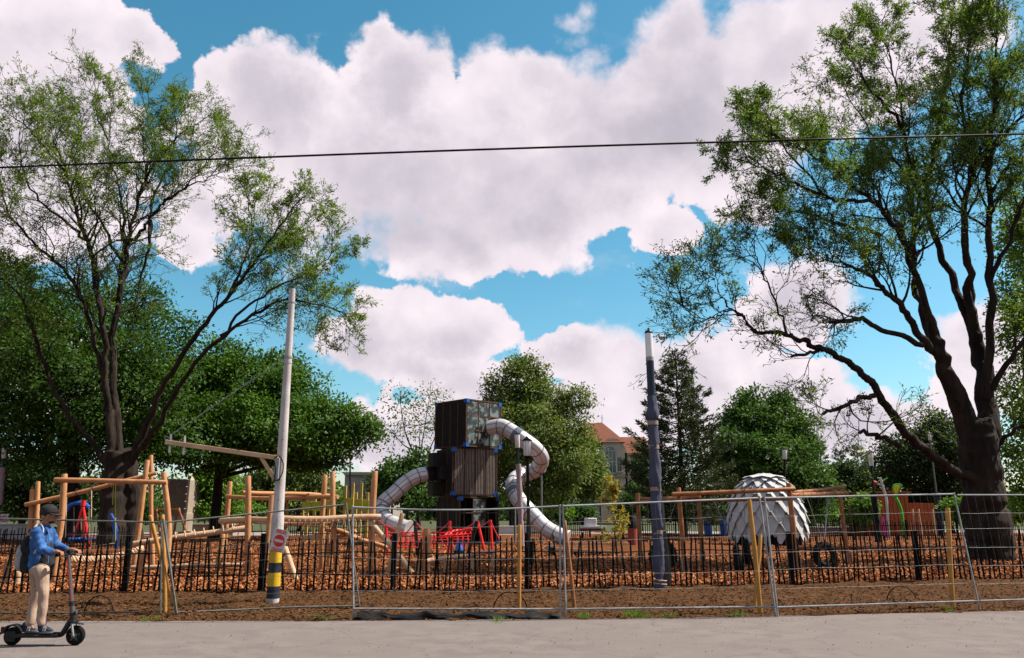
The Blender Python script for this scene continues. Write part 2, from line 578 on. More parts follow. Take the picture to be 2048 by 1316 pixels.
g = np_mesh('ground', [(-3000, -500, -.06), (3000, -500, -.06), (3000, 4000, -.06), (-3000, 4000, -.06)], [(0, 1, 2, 3)])
kind(link('ground', g, 'lawn'), 'structure')
sheet('path', -70, 70, 2.0, lambda x: -40, lambda x: edge_y(PATH_EDGE, x) + .05, 40, lambda x, y, t: .004 * math.sin(x * .8) * math.sin(y * .7), 'asphalt')
def soil_z(x, y, t):
    e = min(t * 9, 1, (1 - t) * 14)
    return -.02 + e * (.04 + .04 * hill(x * 1.1, y * 1.4) + .03 * math.sin(x * 4.1 + y * 5.3) * math.sin(x * 2.9 - y * 6.1) + .02 * math.sin(x * 9.1 + y * 3) * math.sin(y * 11.7)) + .02 * math.sin(x * 5.3 + math.sin(x * 13)) * (1 if t < .06 else 0)
sheet('soil_strip', -30, 30, .12, lambda x: edge_y(PATH_EDGE, x) - .03 + .05 * math.sin(x * 2.3) + .04 * math.sin(x * 7.1) + .02 * math.sin(x * 17), lambda x: edge_y(FENCE, x) + .35, 60, soil_z, 'soil')
sheet('bark_ground', -70, 70, .35, lambda x: edge_y(FENCE, x) - .05 + .06 * math.sin(x * 3.1), lambda x: 62 + .1 * x, 120,
      lambda x, y, t: .025 + .03 * hill(x * .7, y * .7) + .10 * max(0, math.sin(x * .23) * math.sin(y * .21)) * min(1, t * 4), 'bark')
sheet('far_path', -120, 120, 4.0, lambda x: 61 + .1 * x, lambda x: 72 + .1 * x, 3, lambda x, y, t: .02, 'paving')

def scatter_flat(name, n, sampler, size, material, tilt=.7, long=2.2, zfun=None):
    """small flakes lying on the ground; too many to count"""
    P = np.array([sampler() for _ in range(n)])
    L = rng.uniform(.6, 1.4, n) * size; Wd = L / rng.uniform(1.2, long, n)
    yaw = rng.uniform(0, 2 * PI, n); pit = rng.normal(0, tilt * .5, n); rol = rng.normal(0, tilt * .5, n)
    ux = np.stack([np.cos(yaw) * np.cos(pit), np.sin(yaw) * np.cos(pit), np.sin(pit)], 1)
    vx = np.stack([-np.sin(yaw) * np.cos(rol), np.cos(yaw) * np.cos(rol), np.sin(rol)], 1)
    a = P - ux * L[:, None] * .5; b = P + ux * L[:, None] * .5
    s1 = vx * Wd[:, None] * .5
    V = np.stack([a - s1 * .6, b - s1, b + s1 * .7, a + s1], 1).reshape(-1, 3)
    Q = np.arange(4 * n).reshape(n, 4)
    return kind(link(name, np_mesh(name, V, Q), material, smooth=False), 'stuff')

def bark_sample():
    while True:
        py = 1075 + 115 * random.random() ** .75
        px = random.uniform(-40, 2090)
        p = G(px, py)
        if p.y > edge_y(FENCE, p.x) + .02:
            return (p.x, p.y, .05 + .03 * hill(p.x * .7, p.y * .7) + random.uniform(0, .03))
scatter_flat('bark_chips', 72000, bark_sample, .085, 'chip', tilt=1.1)
def soil_sample():
    while True:
        px = random.uniform(-40, 2090); py = random.uniform(1158, 1246)
        p = G(px, py)
        a, b = edge_y(PATH_EDGE, p.x), edge_y(FENCE, p.x)
        if a - .06 + .1 * random.random() < p.y < b:
            t = (p.y - a) / (b - a)
            return (p.x, p.y, soil_z(p.x, p.y, t) + .018)
scatter_flat('soil_clods', 22000, soil_sample, .04, 'clod', long=1.9, tilt=.6)
def path_sample():
    px = random.uniform(-20, 2070); py = 1238 + 70 * random.random() ** 3
    p = G(px, py)
    return (p.x, p.y, .012)
scatter_flat('path_grit', 700, path_sample, .016, 'clod', long=1.8)

# ------------------------------------------------------------------ trees
def leaf_cards(P, D, size, width, droop=.3, spread=.9, face=None):
    """one diamond-shaped blade for each anchor: P positions, D directions"""
    n = len(P)
    D = D + rng.normal(0, spread, (n, 3)); D[:, 2] -= droop
    D /= np.linalg.norm(D, axis=1)[:, None] + 1e-9
    A = rng.normal(0, 1, (n, 3))
    if face is not None:                       # blades turn their faces towards the light side of the bough
        A = face + rng.normal(0, .45, (n, 3))
    S = np.cross(D, A); S /= np.linalg.norm(S, axis=1)[:, None] + 1e-9
    L = size * rng.uniform(.6, 1.35, n)[:, None]; Wd = width * rng.uniform(.7, 1.3, n)[:, None]
    V = np.stack([P, P + D * L * .5 + S * Wd * .5, P + D * L, P + D * L * .5 - S * Wd * .5], 1).reshape(-1, 3)
    return V

def leaves_obj(V, material, parent, name='crown'):
    V = V - np.array(wloc(parent))
    n = len(V) // 4
    me = np_mesh(name, V, np.arange(4 * n).reshape(n, 4))
    return link(name, me, material, parent, smooth=False)

class Wood:
    """branches of one tree"""
    def __init__(s, minr=.006):
        s.mb = MB(); s.tips = []; s.dirs = []; s.minr = minr; s.main = []
    def limb(s, pts, r0, r1, n=7):
        s.mb.tube(pts, [r0 + (r1 - r0) * (i / (len(pts) - 1)) ** .8 for i in range(len(pts))], n, cap=False)
    def grow(s, p, d, L, r, lvl, up=.12, wig=.18, nchild=(5, 5, 4), spread=.8, seg=6, leafy=1.0, flat=None):
        pts = [Vector(p)]; d = Vector(d).normalized()
        for i in range(seg):
            d = (d + Vector((random.gauss(0, wig), random.gauss(0, wig), random.gauss(0, wig) + up))).normalized()
            pts.append(pts[-1] + d * (L / seg))
        s.mb.tube(pts, [max(r * (1 - .8 * i / seg), s.minr) for i in range(seg + 1)], 5 if r > .03 else 3, cap=False)
        s.branch(pts, L, r, lvl, up, wig, nchild, spread, leafy)
        return pts
    def branch(s, pts, L, r, lvl, up, wig, nchild, spread, leafy, start=.25):
        n = len(pts) - 1
        if lvl <= 0:
            for i in range(1, n + 1):
                a, b = pts[i - 1], pts[i]
                for k in range(max(1, int(3.6 * leafy + random.random()))):
                    s.tips.append(a.lerp(b, random.random())); s.dirs.append((b - a).normalized())
            return
        m = nchild[lvl - 1]
        for k in range(m):
            t = start + (1 - start) * (k + random.random()) / m
            x = t * n; i = min(int(x), n - 1)
            q = pts[i].lerp(pts[i + 1], x - i)
            tg = (pts[i + 1] - pts[i]).normalized()
            u, w = frame(tg); a = random.uniform(0, 2 * PI)
            sd = (tg + (u * math.cos(a) + w * math.sin(a)) * spread * random.uniform(.6, 1.3)).normalized()
            ll = L * random.uniform(.42, .72) * (1.15 - .5 * t)
            s.grow(q, sd, ll, max(r * (.55 - .2 * t), s.minr), lvl - 1, up, wig, nchild, spread, 4 if lvl > 1 else 3, leafy)
        if lvl == 1:
            s.tips.append(pts[-1]); s.dirs.append((pts[-1] - pts[-2]).normalized())

def smooth_pts(P, n):
    """Catmull-Rom through P"""
    P = [Vector(p) for p in P]
    out = []
    Q = [P[0] * 2 - P[1]] + P + [P[-1] * 2 - P[-2]]
    for i in range(1, len(Q) - 2):
        for j in range(n):
            t = j / n
            a, b, c, d = Q[i - 1], Q[i], Q[i + 1], Q[i + 2]
            out.append(.5 * ((2 * b) + (c - a) * t + (2 * a - 5 * b + 4 * c - d) * t * t + (3 * b - a - 3 * c + d) * t ** 3))
    out.append(P[-1])
    return out

def traced_tree(name, label, base, limbs, Y0, bark_m, leaf_m, leaf=(.15, .045), per=3, nchild=(4, 4), minr=.007, up=.06, spread=.85, every=.8, Lb=3.4, thin=1.0, droop=.3):
    """limbs: (r0, r1, [(px, py, dY)...], leafy, start): wood drawn where it stands in the photograph, each with its own depth"""
    root = thing(name, label, 'tree', base)
    w = Wood(minr)
    trunk = MB(); thick = MB()
    for r0, r1, pix, leafy, start in limbs:
        P = [at(x, y, Y0 + dy) for x, y, dy in pix]
        pts = smooth_pts(P, 5)
        for i in range(1, len(pts) - 1):
            pts[i] = pts[i] + Vector((random.gauss(0, .04), random.gauss(0, .06), random.gauss(0, .04)))
        if r0 < .45: r0 *= thin; r1 *= thin
        rs = [r0 + (r1 - r0) * (i / (len(pts) - 1)) ** .85 for i in range(len(pts))]
        (thick if r0 > .17 else w.mb).tube(pts, rs, 14 if r0 > .25 else 8, cap=True, wob=.02)
        if leafy > 0:
            L = sum((q - p).length for p, q in zip(pts, pts[1:]))
            m = max(3, int(L * (1 - start) / every))
            n_ = len(pts) - 1
            for k in range(m):
                t = start + (1 - start) * (k + random.random()) / m
                x = t * n_; i = min(int(x), n_ - 1)
                q = pts[i].lerp(pts[i + 1], x - i)
                tg = (pts[i + 1] - pts[i]).normalized()
                u_, w_ = frame(tg); an = random.uniform(0, 2 * PI)
                sd = (tg * .8 + (u_ * math.cos(an) + w_ * math.sin(an)) * random.uniform(.5, 1.1) + Vector((0, 0, .25))).normalized()
                w.grow(q, sd, Lb * (1.15 - .65 * t) * random.uniform(.6, 1.25), max(.02, min(.055, rs[i] * .45)), 2, up, .24, nchild, spread, 6, leafy)
            w.grow(pts[-1], (pts[-1] - pts[-2]), Lb * .38, .02, 2, up, .24, nchild, spread, 6, leafy)
    def furrow(co, me):
        nrm = np.empty(len(co) * 3, dtype=np.float32); me.vertices.foreach_get('normal', nrm); nrm = nrm.reshape(-1, 3)
        x, y, z = co[:, 0], co[:, 1], co[:, 2]
        d = np.sin(x * 21 + 2.2 * np.sin(z * 2.3)) * np.sin(y * 19 + 2 * np.sin(z * 1.9 + 1)) * .6 + .4 * np.sin(x * 43 + y * 37 + 3 * np.sin(z * 3.1))
        return co + nrm * (d * .020)[:, None]
    fuse(thick, .055, 'trunk', bark_m, root, 2, furrow)
    w.mb.build('branches', bark_m, root)
    P = np.array([tuple(p) for p in w.tips]); D = np.array([tuple(d) for d in w.dirs])
    P = np.repeat(P, per, 0); D = np.repeat(D, per, 0)
    P = P + rng.normal(0, .05, P.shape)
    leaves_obj(leaf_cards(P, D, leaf[0], leaf[1], droop), leaf_m, root)
    return root

def lobe_tree(name, label, base, lobes, n, leaf_m, bark_m, leaf=(.3, .2), trunk=None, limbs=8, shell=.55, clump=7, crad=.35, cat='tree', droop=.25, tr=.25, gap=.12, sublobes=5):
    """crown filled with leaves clumped on boughs inside uneven lobes: (centre, radii)"""
    root = thing(name, label, cat, base)
    base = Vector(base)
    big = list(lobes)
    for c, r in big:
        for k in range(sublobes):
            dv = Vector((random.gauss(0, 1), random.gauss(0, 1), random.gauss(.15, .9))).normalized()
            f = random.uniform(.22, .42)
            lobes.append((Vector(c) + Vector((dv.x * r[0], dv.y * r[1], dv.z * r[2])) * random.uniform(.75, 1.12), (r[0] * f, r[1] * f, r[2] * f)))
    vols = np.array([max(.05, r[0] * r[1] * r[2]) ** .75 for c, r in lobes]); vols /= vols.sum()
    w = Wood(.012)
    top = trunk if trunk is not None else Vector(lobes[0][0])
    w.limb(smooth_pts([base - Vector((0, 0, .1)), base.lerp(top, .45) + Vector((random.gauss(0, .1), 0, 0)), top], 4), tr, tr * .45, 9)
    for c, r in lobes[:limbs]:
        st = base.lerp(top, random.uniform(.45, .95))
        w.limb(smooth_pts([st, st.lerp(Vector(c), .5) + Vector((random.gauss(0, .25), random.gauss(0, .25), -.2)), Vector(c)], 4), tr * .4, .03, 6)
        for k in range(9):
            dv = Vector((random.gauss(0, 1), random.gauss(0, 1), random.gauss(.2, 1))).normalized()
            e = Vector(c) + Vector((dv.x * r[0], dv.y * r[1], dv.z * r[2])) * .85
            w.limb(smooth_pts([Vector(c), Vector(c).lerp(e, .5) + Vector((0, 0, random.gauss(0, .15))), e], 3), .035, .012, 4)
    w.mb.build('trunk', bark_m, root)
    nc = max(1, n // clump)
    which = rng.choice(len(lobes), nc, p=vols)
    C = np.array([tuple(lobes[i][0]) for i in which]); R = np.array([lobes[i][1] for i in which])
    dv = rng.normal(0, 1, (nc, 3)); dv /= np.linalg.norm(dv, axis=1)[:, None]
    rad = shell + (1.05 - shell) * rng.random(nc) ** .6
    lump = 1 + .16 * np.sin(dv[:, 0] * 7 + which) * np.sin(dv[:, 2] * 6 + which * 2.1) + .10 * np.sin(dv[:, 1] * 11)
    CP = C + dv * R * (rad * lump)[:, None]
    if gap:
        keep = (np.sin(CP[:, 0] * 1.9) * np.sin(CP[:, 1] * 1.7 + 1) * np.sin(CP[:, 2] * 2.1 + 2) + rng.normal(0, .25, nc)) > -gap
        CP = CP[keep]; dv = dv[keep]
    P = np.repeat(CP, clump, 0) + rng.normal(0, crad, (len(CP) * clump, 3)) * np.array([1, 1, .55])
    D = np.repeat(dv, clump, 0)
    P[:, 2] = np.maximum(P[:, 2], .05)
    F = D * .8 + np.array([0, 0, .55])
    leaves_obj(leaf_cards(P, D + rng.normal(0, .9, D.shape), leaf[0], leaf[1], droop, .5, F), leaf_m, root)
    return root

def plobes(spec, Y):
    """(px, py, rx_px, ry_px, dY, depth_fraction) to centres and radii in metres"""
    out = []
    for (x, y, rx, ry, dy) in spec:
        c = at(x, y, Y + dy)
        k = (at(x + 100, y, Y + dy) - c).length / 100
        out.append((c, (rx * k, max(rx, ry) * k * .8, ry * k)))
    return out

def gbase0(px, Y):
    p = at(px, 1040, Y)
    return Vector((p.x, Y, 0))

# the big sparse tree on the left
b1 = G(215, 1098)
Y1 = b1.y
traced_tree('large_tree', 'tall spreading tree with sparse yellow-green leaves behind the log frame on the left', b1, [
    (.62, .50, [(222, 1100, 0), (222, 1040, 0), (226, 970, 0), (232, 905, 0)], 0, 0),
    (.48, .40, [(268, 1095, .6), (264, 1030, .6), (258, 960, .4), (250, 900, .2)], 0, 0),
    (.34, .05, [(225, 930, 0), (212, 760, -.5), (205, 650, -1), (180, 500, -1.5), (163, 453, -1.6), (144, 389, -2), (131, 343, -2), (110, 282, -2.2), (91, 214, -2.4)], .7, .2),
    (.36, .05, [(240, 930, 0), (224, 700, .5), (236, 620, .6), (248, 537, .8), (256, 480, .8), (272, 415, 1), (289, 358, 1), (304, 298, 1.2), (297, 252, 1.2), (281, 160, 1.4)], .7, .2),
    (.18, .03, [(254, 490, .8), (289, 457, .2), (304, 430, 0), (331, 400, -.4), (365, 381, -.8), (395, 347, -1.2), (430, 300, -1.5)], .7, .3),
    (.10, .02, [(331, 400, -.4), (375, 375, -1), (430, 352, -1.6), (476, 332, -2)], .8, .3),
    (.20, .03, [(300, 440, .2), (297, 500, .4), (276, 580, .7), (262, 690, .5)], 0, 0),
    (.15, .03, [(298, 470, .2), (306, 400, .6), (335, 330, 1), (352, 260, 1.3), (345, 205, 1.5)], .7, .3),
    (.30, .04, [(255, 930, .2), (300, 830, -.6), (345, 745, -1.2), (400, 660, -2), (452, 598, -2.6), (490, 548, -3), (520, 503, -3.3), (560, 450, -3.5), (605, 395, -3.8)], 1.0, .42),
    (.14, .03, [(456, 594, -2.6), (490, 520, -2.2), (505, 461, -2), (496, 395, -2)], 1.1, .3),
    (.24, .03, [(262, 930, .2), (330, 820, -1.4), (390, 725, -2.2), (460, 660, -2.8), (530, 616, -3.4), (575, 600, -3.8), (635, 608, -4.2), (685, 625, -4.5)], .8, .42),
    (.13, .03, [(440, 672, -2.7), (500, 610, -3), (565, 570, -3.4), (625, 540, -3.8), (672, 500, -4)], 1.1, .3),
    (.26, .04, [(215, 930, 0), (160, 860, -.6), (115, 790, -1), (75, 690, -1.6), (45, 600, -2), (0, 555, -2.4), (-60, 500, -2.8)], .8, .35),
    (.22, .04, [(215, 800, -.3), (190, 690, -.8), (163, 594, -1.4), (125, 537, -1.8), (68, 484, -2.4), (19, 427, -3), (4, 366, -3.2), (-20, 290, -3.4)], .7, .2),
    (.20, .03, [(232, 640, .6), (243, 520, 1.6), (247, 440, 2), (243, 396, 2.2), (228, 343, 2.4), (217, 282, 2.6), (228, 195, 2.8)], .7, .4),
    (.16, .03, [(243, 520, 1), (201, 442, 1.8), (160, 375, 2.4), (150, 300, 2.8), (175, 220, 3)], .7, .35),
    (.15, .03, [(172, 480, -1.5), (125, 438, -2.6), (76, 400, -3.4), (45, 330, -4), (40, 260, -4.2)], .7, .35),
    (.14, .03, [(131, 343, -2), (95, 300, -3), (60, 260, -3.6), (20, 230, -4)], .7, .25),
    (.12, .03, [(289, 358, 1), (330, 300, .2), (372, 262, -.4), (405, 240, -.8)], .7, .25),
    (.10, .02, [(217, 282, 2.6), (190, 215, 2.2), (180, 165, 2)], .7, .2),
], Y1, 'bark_dark', 'leaf_sparse', leaf=(.16, .043), per=1, nchild=(5, 6), every=.37, Lb=3.1, thin=.56, droop=.3)

# the dense trees behind it
Y2 = 47.0
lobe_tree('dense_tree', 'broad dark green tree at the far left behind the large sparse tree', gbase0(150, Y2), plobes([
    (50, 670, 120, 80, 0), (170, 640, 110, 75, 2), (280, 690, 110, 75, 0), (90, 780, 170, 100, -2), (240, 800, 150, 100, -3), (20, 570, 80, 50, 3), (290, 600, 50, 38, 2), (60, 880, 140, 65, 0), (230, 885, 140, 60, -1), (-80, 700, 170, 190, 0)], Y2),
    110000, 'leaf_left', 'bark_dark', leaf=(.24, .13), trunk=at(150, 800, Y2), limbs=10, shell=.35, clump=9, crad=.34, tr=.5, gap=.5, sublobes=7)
lobe_tree('dense_tree', 'broad fresh green tree stepping down to the right behind the concrete pole', gbase0(430, 51), plobes([
    (390, 770, 105, 65, 0), (490, 775, 100, 62, 1), (580, 795, 80, 55, 0), (650, 840, 70, 50, -1), (550, 860, 115, 65, -2), (420, 870, 130, 70, -2), (705, 868, 50, 38, 0), (620, 905, 80, 35, 0), (450, 720, 55, 40, 0), (560, 735, 50, 36, 1), (340, 830, 80, 70, 0)], 51),
    95000, 'leaf_dense', 'bark_dark', leaf=(.25, .14), trunk=at(440, 840, 51), limbs=11, shell=.4, clump=9, crad=.34, tr=.4, gap=.42, sublobes=7)

# right hand giant
b8 = G(1978, 1122)
Y8 = b8.y
traced_tree('large_tree', 'huge dark-trunked tree with feathery green leaves at the right edge', b8, [
    (.80, .58, [(1980, 1128, 0), (1978, 1050, 0), (1966, 960, 0), (1956, 880, 0), (1950, 840, 0)], 0, 0),
    (.50, .14, [(1958, 940, 0), (1932, 840, 0), (1898, 755, -.3), (1876, 690, -.5), (1858, 630, -.6)], 0, 0),
    (.46, .14, [(1975, 930, .4), (1975, 820, .5), (1962, 720, .6), (1946, 640, .6), (1938, 560, .5)], 0, 0),
    (.36, .05, [(1878, 715, -.4), (1838, 668, -.8), (1807, 619, -1.2), (1772, 584, -1.6), (1737, 548, -2), (1693, 526, -2.4), (1640, 522, -2.8), (1590, 512, -3)], 1, .3),
    (.40, .05, [(1945, 960, -.3), (1885, 925, -1), (1821, 879, -2), (1781, 822, -2.6), (1746, 773, -3), (1706, 734, -3.4), (1657, 703, -3.8), (1613, 685, -4), (1574, 670, -4.2), (1508, 663, -4.4), (1490, 637, -4.5), (1455, 610, -4.6), (1425, 560, -4.7), (1400, 535, -4.7)], .45, .78),
    (.07, .02, [(1490, 637, -4.5), (1460, 618, -4.8), (1430, 634, -5), (1397, 637, -5.1), (1365, 610, -5.2)], .45, .4),
    (.10, .02, [(1574, 670, -4.2), (1560, 623, -4), (1530, 557, -3.8), (1512, 509, -3.7), (1492, 465, -3.6)], .45, .3),
    (.13, .09, [(1657, 703, -3.8), (1620, 703, -4), (1582, 714, -4.2)], .2, .2),
    (.18, .11, [(1750, 791, -3), (1715, 800, -3.4), (1680, 815, -3.7), (1646, 828, -3.9)], .35, .5),
    (.18, .12, [(1800, 893, -2), (1760, 872, -2.4), (1719, 866, -2.8)], .3, .5),
    (.22, .13, [(1845, 690, -.8), (1776, 663, -1.6), (1728, 639, -2), (1690, 642, -2.3), (1657, 645, -2.5)], .2, .5),
    (.34, .05, [(1888, 740, -.3), (1862, 640, -.6), (1812, 494, -1.4), (1770, 425, -1.8), (1731, 391, -2), (1646, 323, -2.6), (1590, 290, -3)], 1, .3),
    (.16, .03, [(1748, 405, -2), (1700, 400, -2.6), (1655, 396, -3), (1612, 340, -3.4), (1553, 272, -3.8), (1528, 221, -4)], 1, .35),
    (.14, .03, [(1655, 396, -3), (1600, 370, -3.4), (1540, 345, -3.8), (1480, 320, -4)], 1, .3),
    (.15, .03, [(1760, 470, -1.6), (1690, 450, -2.4), (1620, 430, -3), (1550, 415, -3.4)], 1, .3),
    (.36, .05, [(1900, 760, 0), (1850, 640, .4), (1829, 553, .6), (1824, 450, .8), (1821, 349, 1), (1800, 204, 1.2), (1774, 102, 1.4), (1760, 40, 1.4)], 1, .3),
    (.36, .05, [(1945, 660, .6), (1902, 549, 1), (1851, 404, 1.4), (1868, 300, 1.6), (1889, 170, 1.8), (1906, 43, 2), (1900, -40, 2)], 1, .3),
    (.38, .05, [(1948, 680, .6), (1936, 549, 0), (1927, 425, -.6), (1948, 323, -1), (1922, 212, -1.4), (1936, 106, -1.6), (1950, -30, -1.8)], 1, .3),
    (.36, .05, [(1972, 800, 0), (1982, 553, -.4), (1975, 383, -.8), (1987, 213, -1.2), (1995, 43, -1.6), (2000, -60, -1.8)], 1, .3),
    (.26, .05, [(1985, 780, 0), (2030, 700, -.6), (2090, 640, -1), (2160, 560, -1.4)], 1, .3),
    (.22, .05, [(1980, 560, -.4), (2020, 480, -.8), (2048, 400, -1), (2100, 300, -1.2)], 1, .3),
    (.22, .05, [(1952, 330, -1), (1990, 290, -.8), (2048, 230, -.6), (2110, 140, -.4)], 1, .3),
    (.16, .03, [(1851, 404, 1.4), (1800, 330, 2), (1740, 260, 2.4), (1690, 180, 2.8)], 1, .25),
    (.16, .03, [(1810, 260, 1), (1760, 200, .4), (1720, 150, 0), (1690, 100, -.2)], 1, .25),
    (.22, .05, [(1985, 900, 0), (2030, 860, -.6), (2090, 840, -1)], 1, .3),
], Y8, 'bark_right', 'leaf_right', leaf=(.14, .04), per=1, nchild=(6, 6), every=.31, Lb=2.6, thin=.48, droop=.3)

# ------------------------------------------------------------------ background trees
def gbase(px, Y):
    p = at(px, 1040, Y)
    return Vector((p.x, Y, 0))

lobe_tree('leafy_tree', 'tall light green tree standing right behind the black cube tower', gbase(1028, 70), plobes([
    (1035, 770, 52, 48, 0), (1075, 805, 62, 50, 1), (1010, 815, 42, 50, 0), (1060, 875, 78, 60, -2), (1125, 855, 55, 52, 0), (1000, 900, 42, 70, 0), (1040, 960, 55, 60, 0), (1120, 925, 60, 50, -1), (1060, 735, 28, 22, 0), (1150, 800, 30, 25, 0), (985, 860, 25, 30, 0), (1095, 985, 45, 30, -1)], 70),
    75000, 'leaf_mid', 'bark_dark', leaf=(.29, .15), trunk=at(1035, 830, 70), limbs=9, shell=.4, clump=8, crad=.38, tr=.45, gap=.15, droop=.6)
lobe_tree('leafy_tree', 'bushy light green tree covering the left of the red-roofed building', gbase(1123, 78), plobes([
    (1150, 895, 42, 40, 0), (1180, 930, 26, 36, 0), (1140, 950, 50, 42, -1), (1175, 965, 38, 30, 0), (1110, 985, 40, 28, 0)], 78),
    34000, 'leaf_mid', 'bark_dark', leaf=(.29, .15), trunk=at(1140, 930, 78), limbs=6, shell=.4, clump=8, crad=.38, tr=.28, gap=.15, droop=.6)
lobe_tree('leafy_tree', 'rounded full green tree between the pine and the wooden shed', gbase(1565, 62), plobes([
    (1525, 845, 58, 48, 0), (1485, 880, 52, 50, 0), (1575, 870, 48, 50, 0), (1530, 920, 82, 55, -2), (1455, 935, 45, 45, 0), (1600, 940, 42, 45, 0), (1500, 800, 26, 20, 0), (1560, 805, 26, 20, 0), (1470, 835, 24, 22, 0), (1612, 890, 22, 22, 0), (1540, 970, 90, 40, 0), (1625, 985, 50, 35, -1)], 62),
    90000, 'leaf_round', 'bark_dark', leaf=(.27, .16), trunk=at(1545, 900, 62), limbs=10, shell=.4, clump=8, crad=.36, tr=.35, gap=.12)
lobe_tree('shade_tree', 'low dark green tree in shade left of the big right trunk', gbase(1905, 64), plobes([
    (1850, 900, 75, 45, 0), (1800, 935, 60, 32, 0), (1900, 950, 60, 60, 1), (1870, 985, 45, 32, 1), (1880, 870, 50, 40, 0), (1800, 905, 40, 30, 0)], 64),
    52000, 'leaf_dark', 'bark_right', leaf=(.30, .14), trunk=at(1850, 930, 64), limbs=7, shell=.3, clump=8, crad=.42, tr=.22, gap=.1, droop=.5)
lobe_tree('shade_tree', 'green tree at the very right edge behind the big trunk', gbase(2060, 40), plobes([
    (2050, 640, 50, 90, 0), (2070, 480, 60, 120, 0), (2050, 800, 45, 80, 0), (2070, 920, 55, 70, 0), (2055, 1000, 40, 35, 0)], 40),
    26000, 'leaf_right', 'bark_right', leaf=(.24, .11), trunk=at(2065, 800, 40), limbs=5, shell=.3, clump=8, crad=.3, tr=.22, gap=.2, droop=.5)
lobe_tree('leafy_tree', 'half bare small tree between the left slide and the green mass', gbase(838, 82), plobes([
    (800, 800, 40, 30, 0), (860, 790, 40, 28, 0), (840, 850, 60, 40, 0), (890, 830, 30, 35, 0), (790, 870, 35, 35, 0)], 82),
    2600, 'leaf_mid', 'bark_dark', leaf=(.30, .16), trunk=at(832, 890, 82), limbs=5, shell=.3, clump=3, crad=.6, tr=.26)
lobe_tree('leafy_tree', 'dark green bushy tree behind the left tube slide', gbase(815, 66), plobes([
    (800, 950, 42, 35, 0), (770, 975, 30, 28, 0), (840, 925, 30, 28, 0), (830, 990, 50, 30, 0), (880, 1000, 40, 30, 2)], 66),
    19000, 'leaf_round', 'bark_dark', leaf=(.30, .18), trunk=at(815, 970, 66), limbs=4, shell=.35, clump=8, crad=.32, tr=.15)
lobe_tree('leafy_shrub', 'bright green rounded shrub behind the middle log frame', gbase(430, 64), plobes([
    (425, 960, 42, 32, 0), (400, 985, 30, 28, 0), (455, 985, 30, 28, 0), (430, 1010, 50, 25, 0)], 64),
    17000, 'leaf_bright', 'bark_dark', leaf=(.26, .15), trunk=at(428, 990, 64), limbs=4, shell=.35, clump=8, crad=.28, tr=.12, cat='shrub')
lobe_tree('leafy_tree', 'mid green tree behind the concrete pole and lime play boards', gbase(600, 76), plobes([
    (540, 950, 50, 45, 0), (600, 945, 55, 45, 0), (570, 985, 70, 35, 0), (640, 985, 35, 30, 0), (500, 985, 40, 35, 0)], 76),
    26000, 'leaf_mid', 'bark_dark', leaf=(.32, .18), trunk=at(580, 970, 76), limbs=5, shell=.35, clump=8, crad=.32, tr=.2)
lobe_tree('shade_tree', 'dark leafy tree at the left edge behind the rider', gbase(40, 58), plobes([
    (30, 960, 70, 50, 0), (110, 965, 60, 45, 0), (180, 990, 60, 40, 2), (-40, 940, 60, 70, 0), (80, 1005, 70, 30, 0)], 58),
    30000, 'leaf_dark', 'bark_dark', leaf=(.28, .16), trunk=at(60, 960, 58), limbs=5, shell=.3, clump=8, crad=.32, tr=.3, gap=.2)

def conifer(name, label, base, height, spread, nt, leaf_m='needle', size=.30, per=26, bare=.12, tr=.2):
    root = thing(name, label, 'tree', base)
    base = Vector(base)
    w = Wood(.012)
    w.limb([base, base + Vector((.05, 0, height * .5)), base + Vector((0, 0, height))], tr, .03, 9)
    P = []; D = []
    for k in range(nt):
        t = bare + (1 - bare) * (k + random.random() * .7) / nt
        z = height * t
        R = spread * (1 - t) ** .8 * random.uniform(.55, 1.15) + .25
        a = k * 2.4 + random.uniform(-.4, .4)
        dv = Vector((math.cos(a), math.sin(a), 0))
        p0 = base + Vector((0, 0, z))
        p1 = p0 + dv * R * .55 + Vector((0, 0, -R * .06)); p2 = p0 + dv * R + Vector((0, 0, R * random.uniform(.05, .3)))
        w.limb(smooth_pts([p0, p1, p2], 4), .05 * (1 - t) + .02, .012, 5)
        m = max(3, int(per * R / spread))
        for j in range(m):
            u = random.uniform(.25, 1.05)
            q = (p0.lerp(p1, u / .55) if u < .55 else p1.lerp(p2, (u - .55) / .45))
            side = Vector((-dv.y, dv.x, 0)) * random.gauss(0, .22 * R * (1.15 - u))
            q = q + side + Vector((0, 0, abs(random.gauss(0, .08))))
            dd = (dv + side * .6 + Vector((0, 0, .35))).normalized()
            for _ in range(9):
                P.append(tuple(q + Vector((random.gauss(0, .09), random.gauss(0, .09), random.gauss(0, .07))))); D.append(tuple(dd))
    w.mb.build('trunk', 'bark_dark', root)
    leaves_obj(leaf_cards(np.array(P), np.array(D), size, size * .22, -.15, .55), leaf_m, root)
    return root

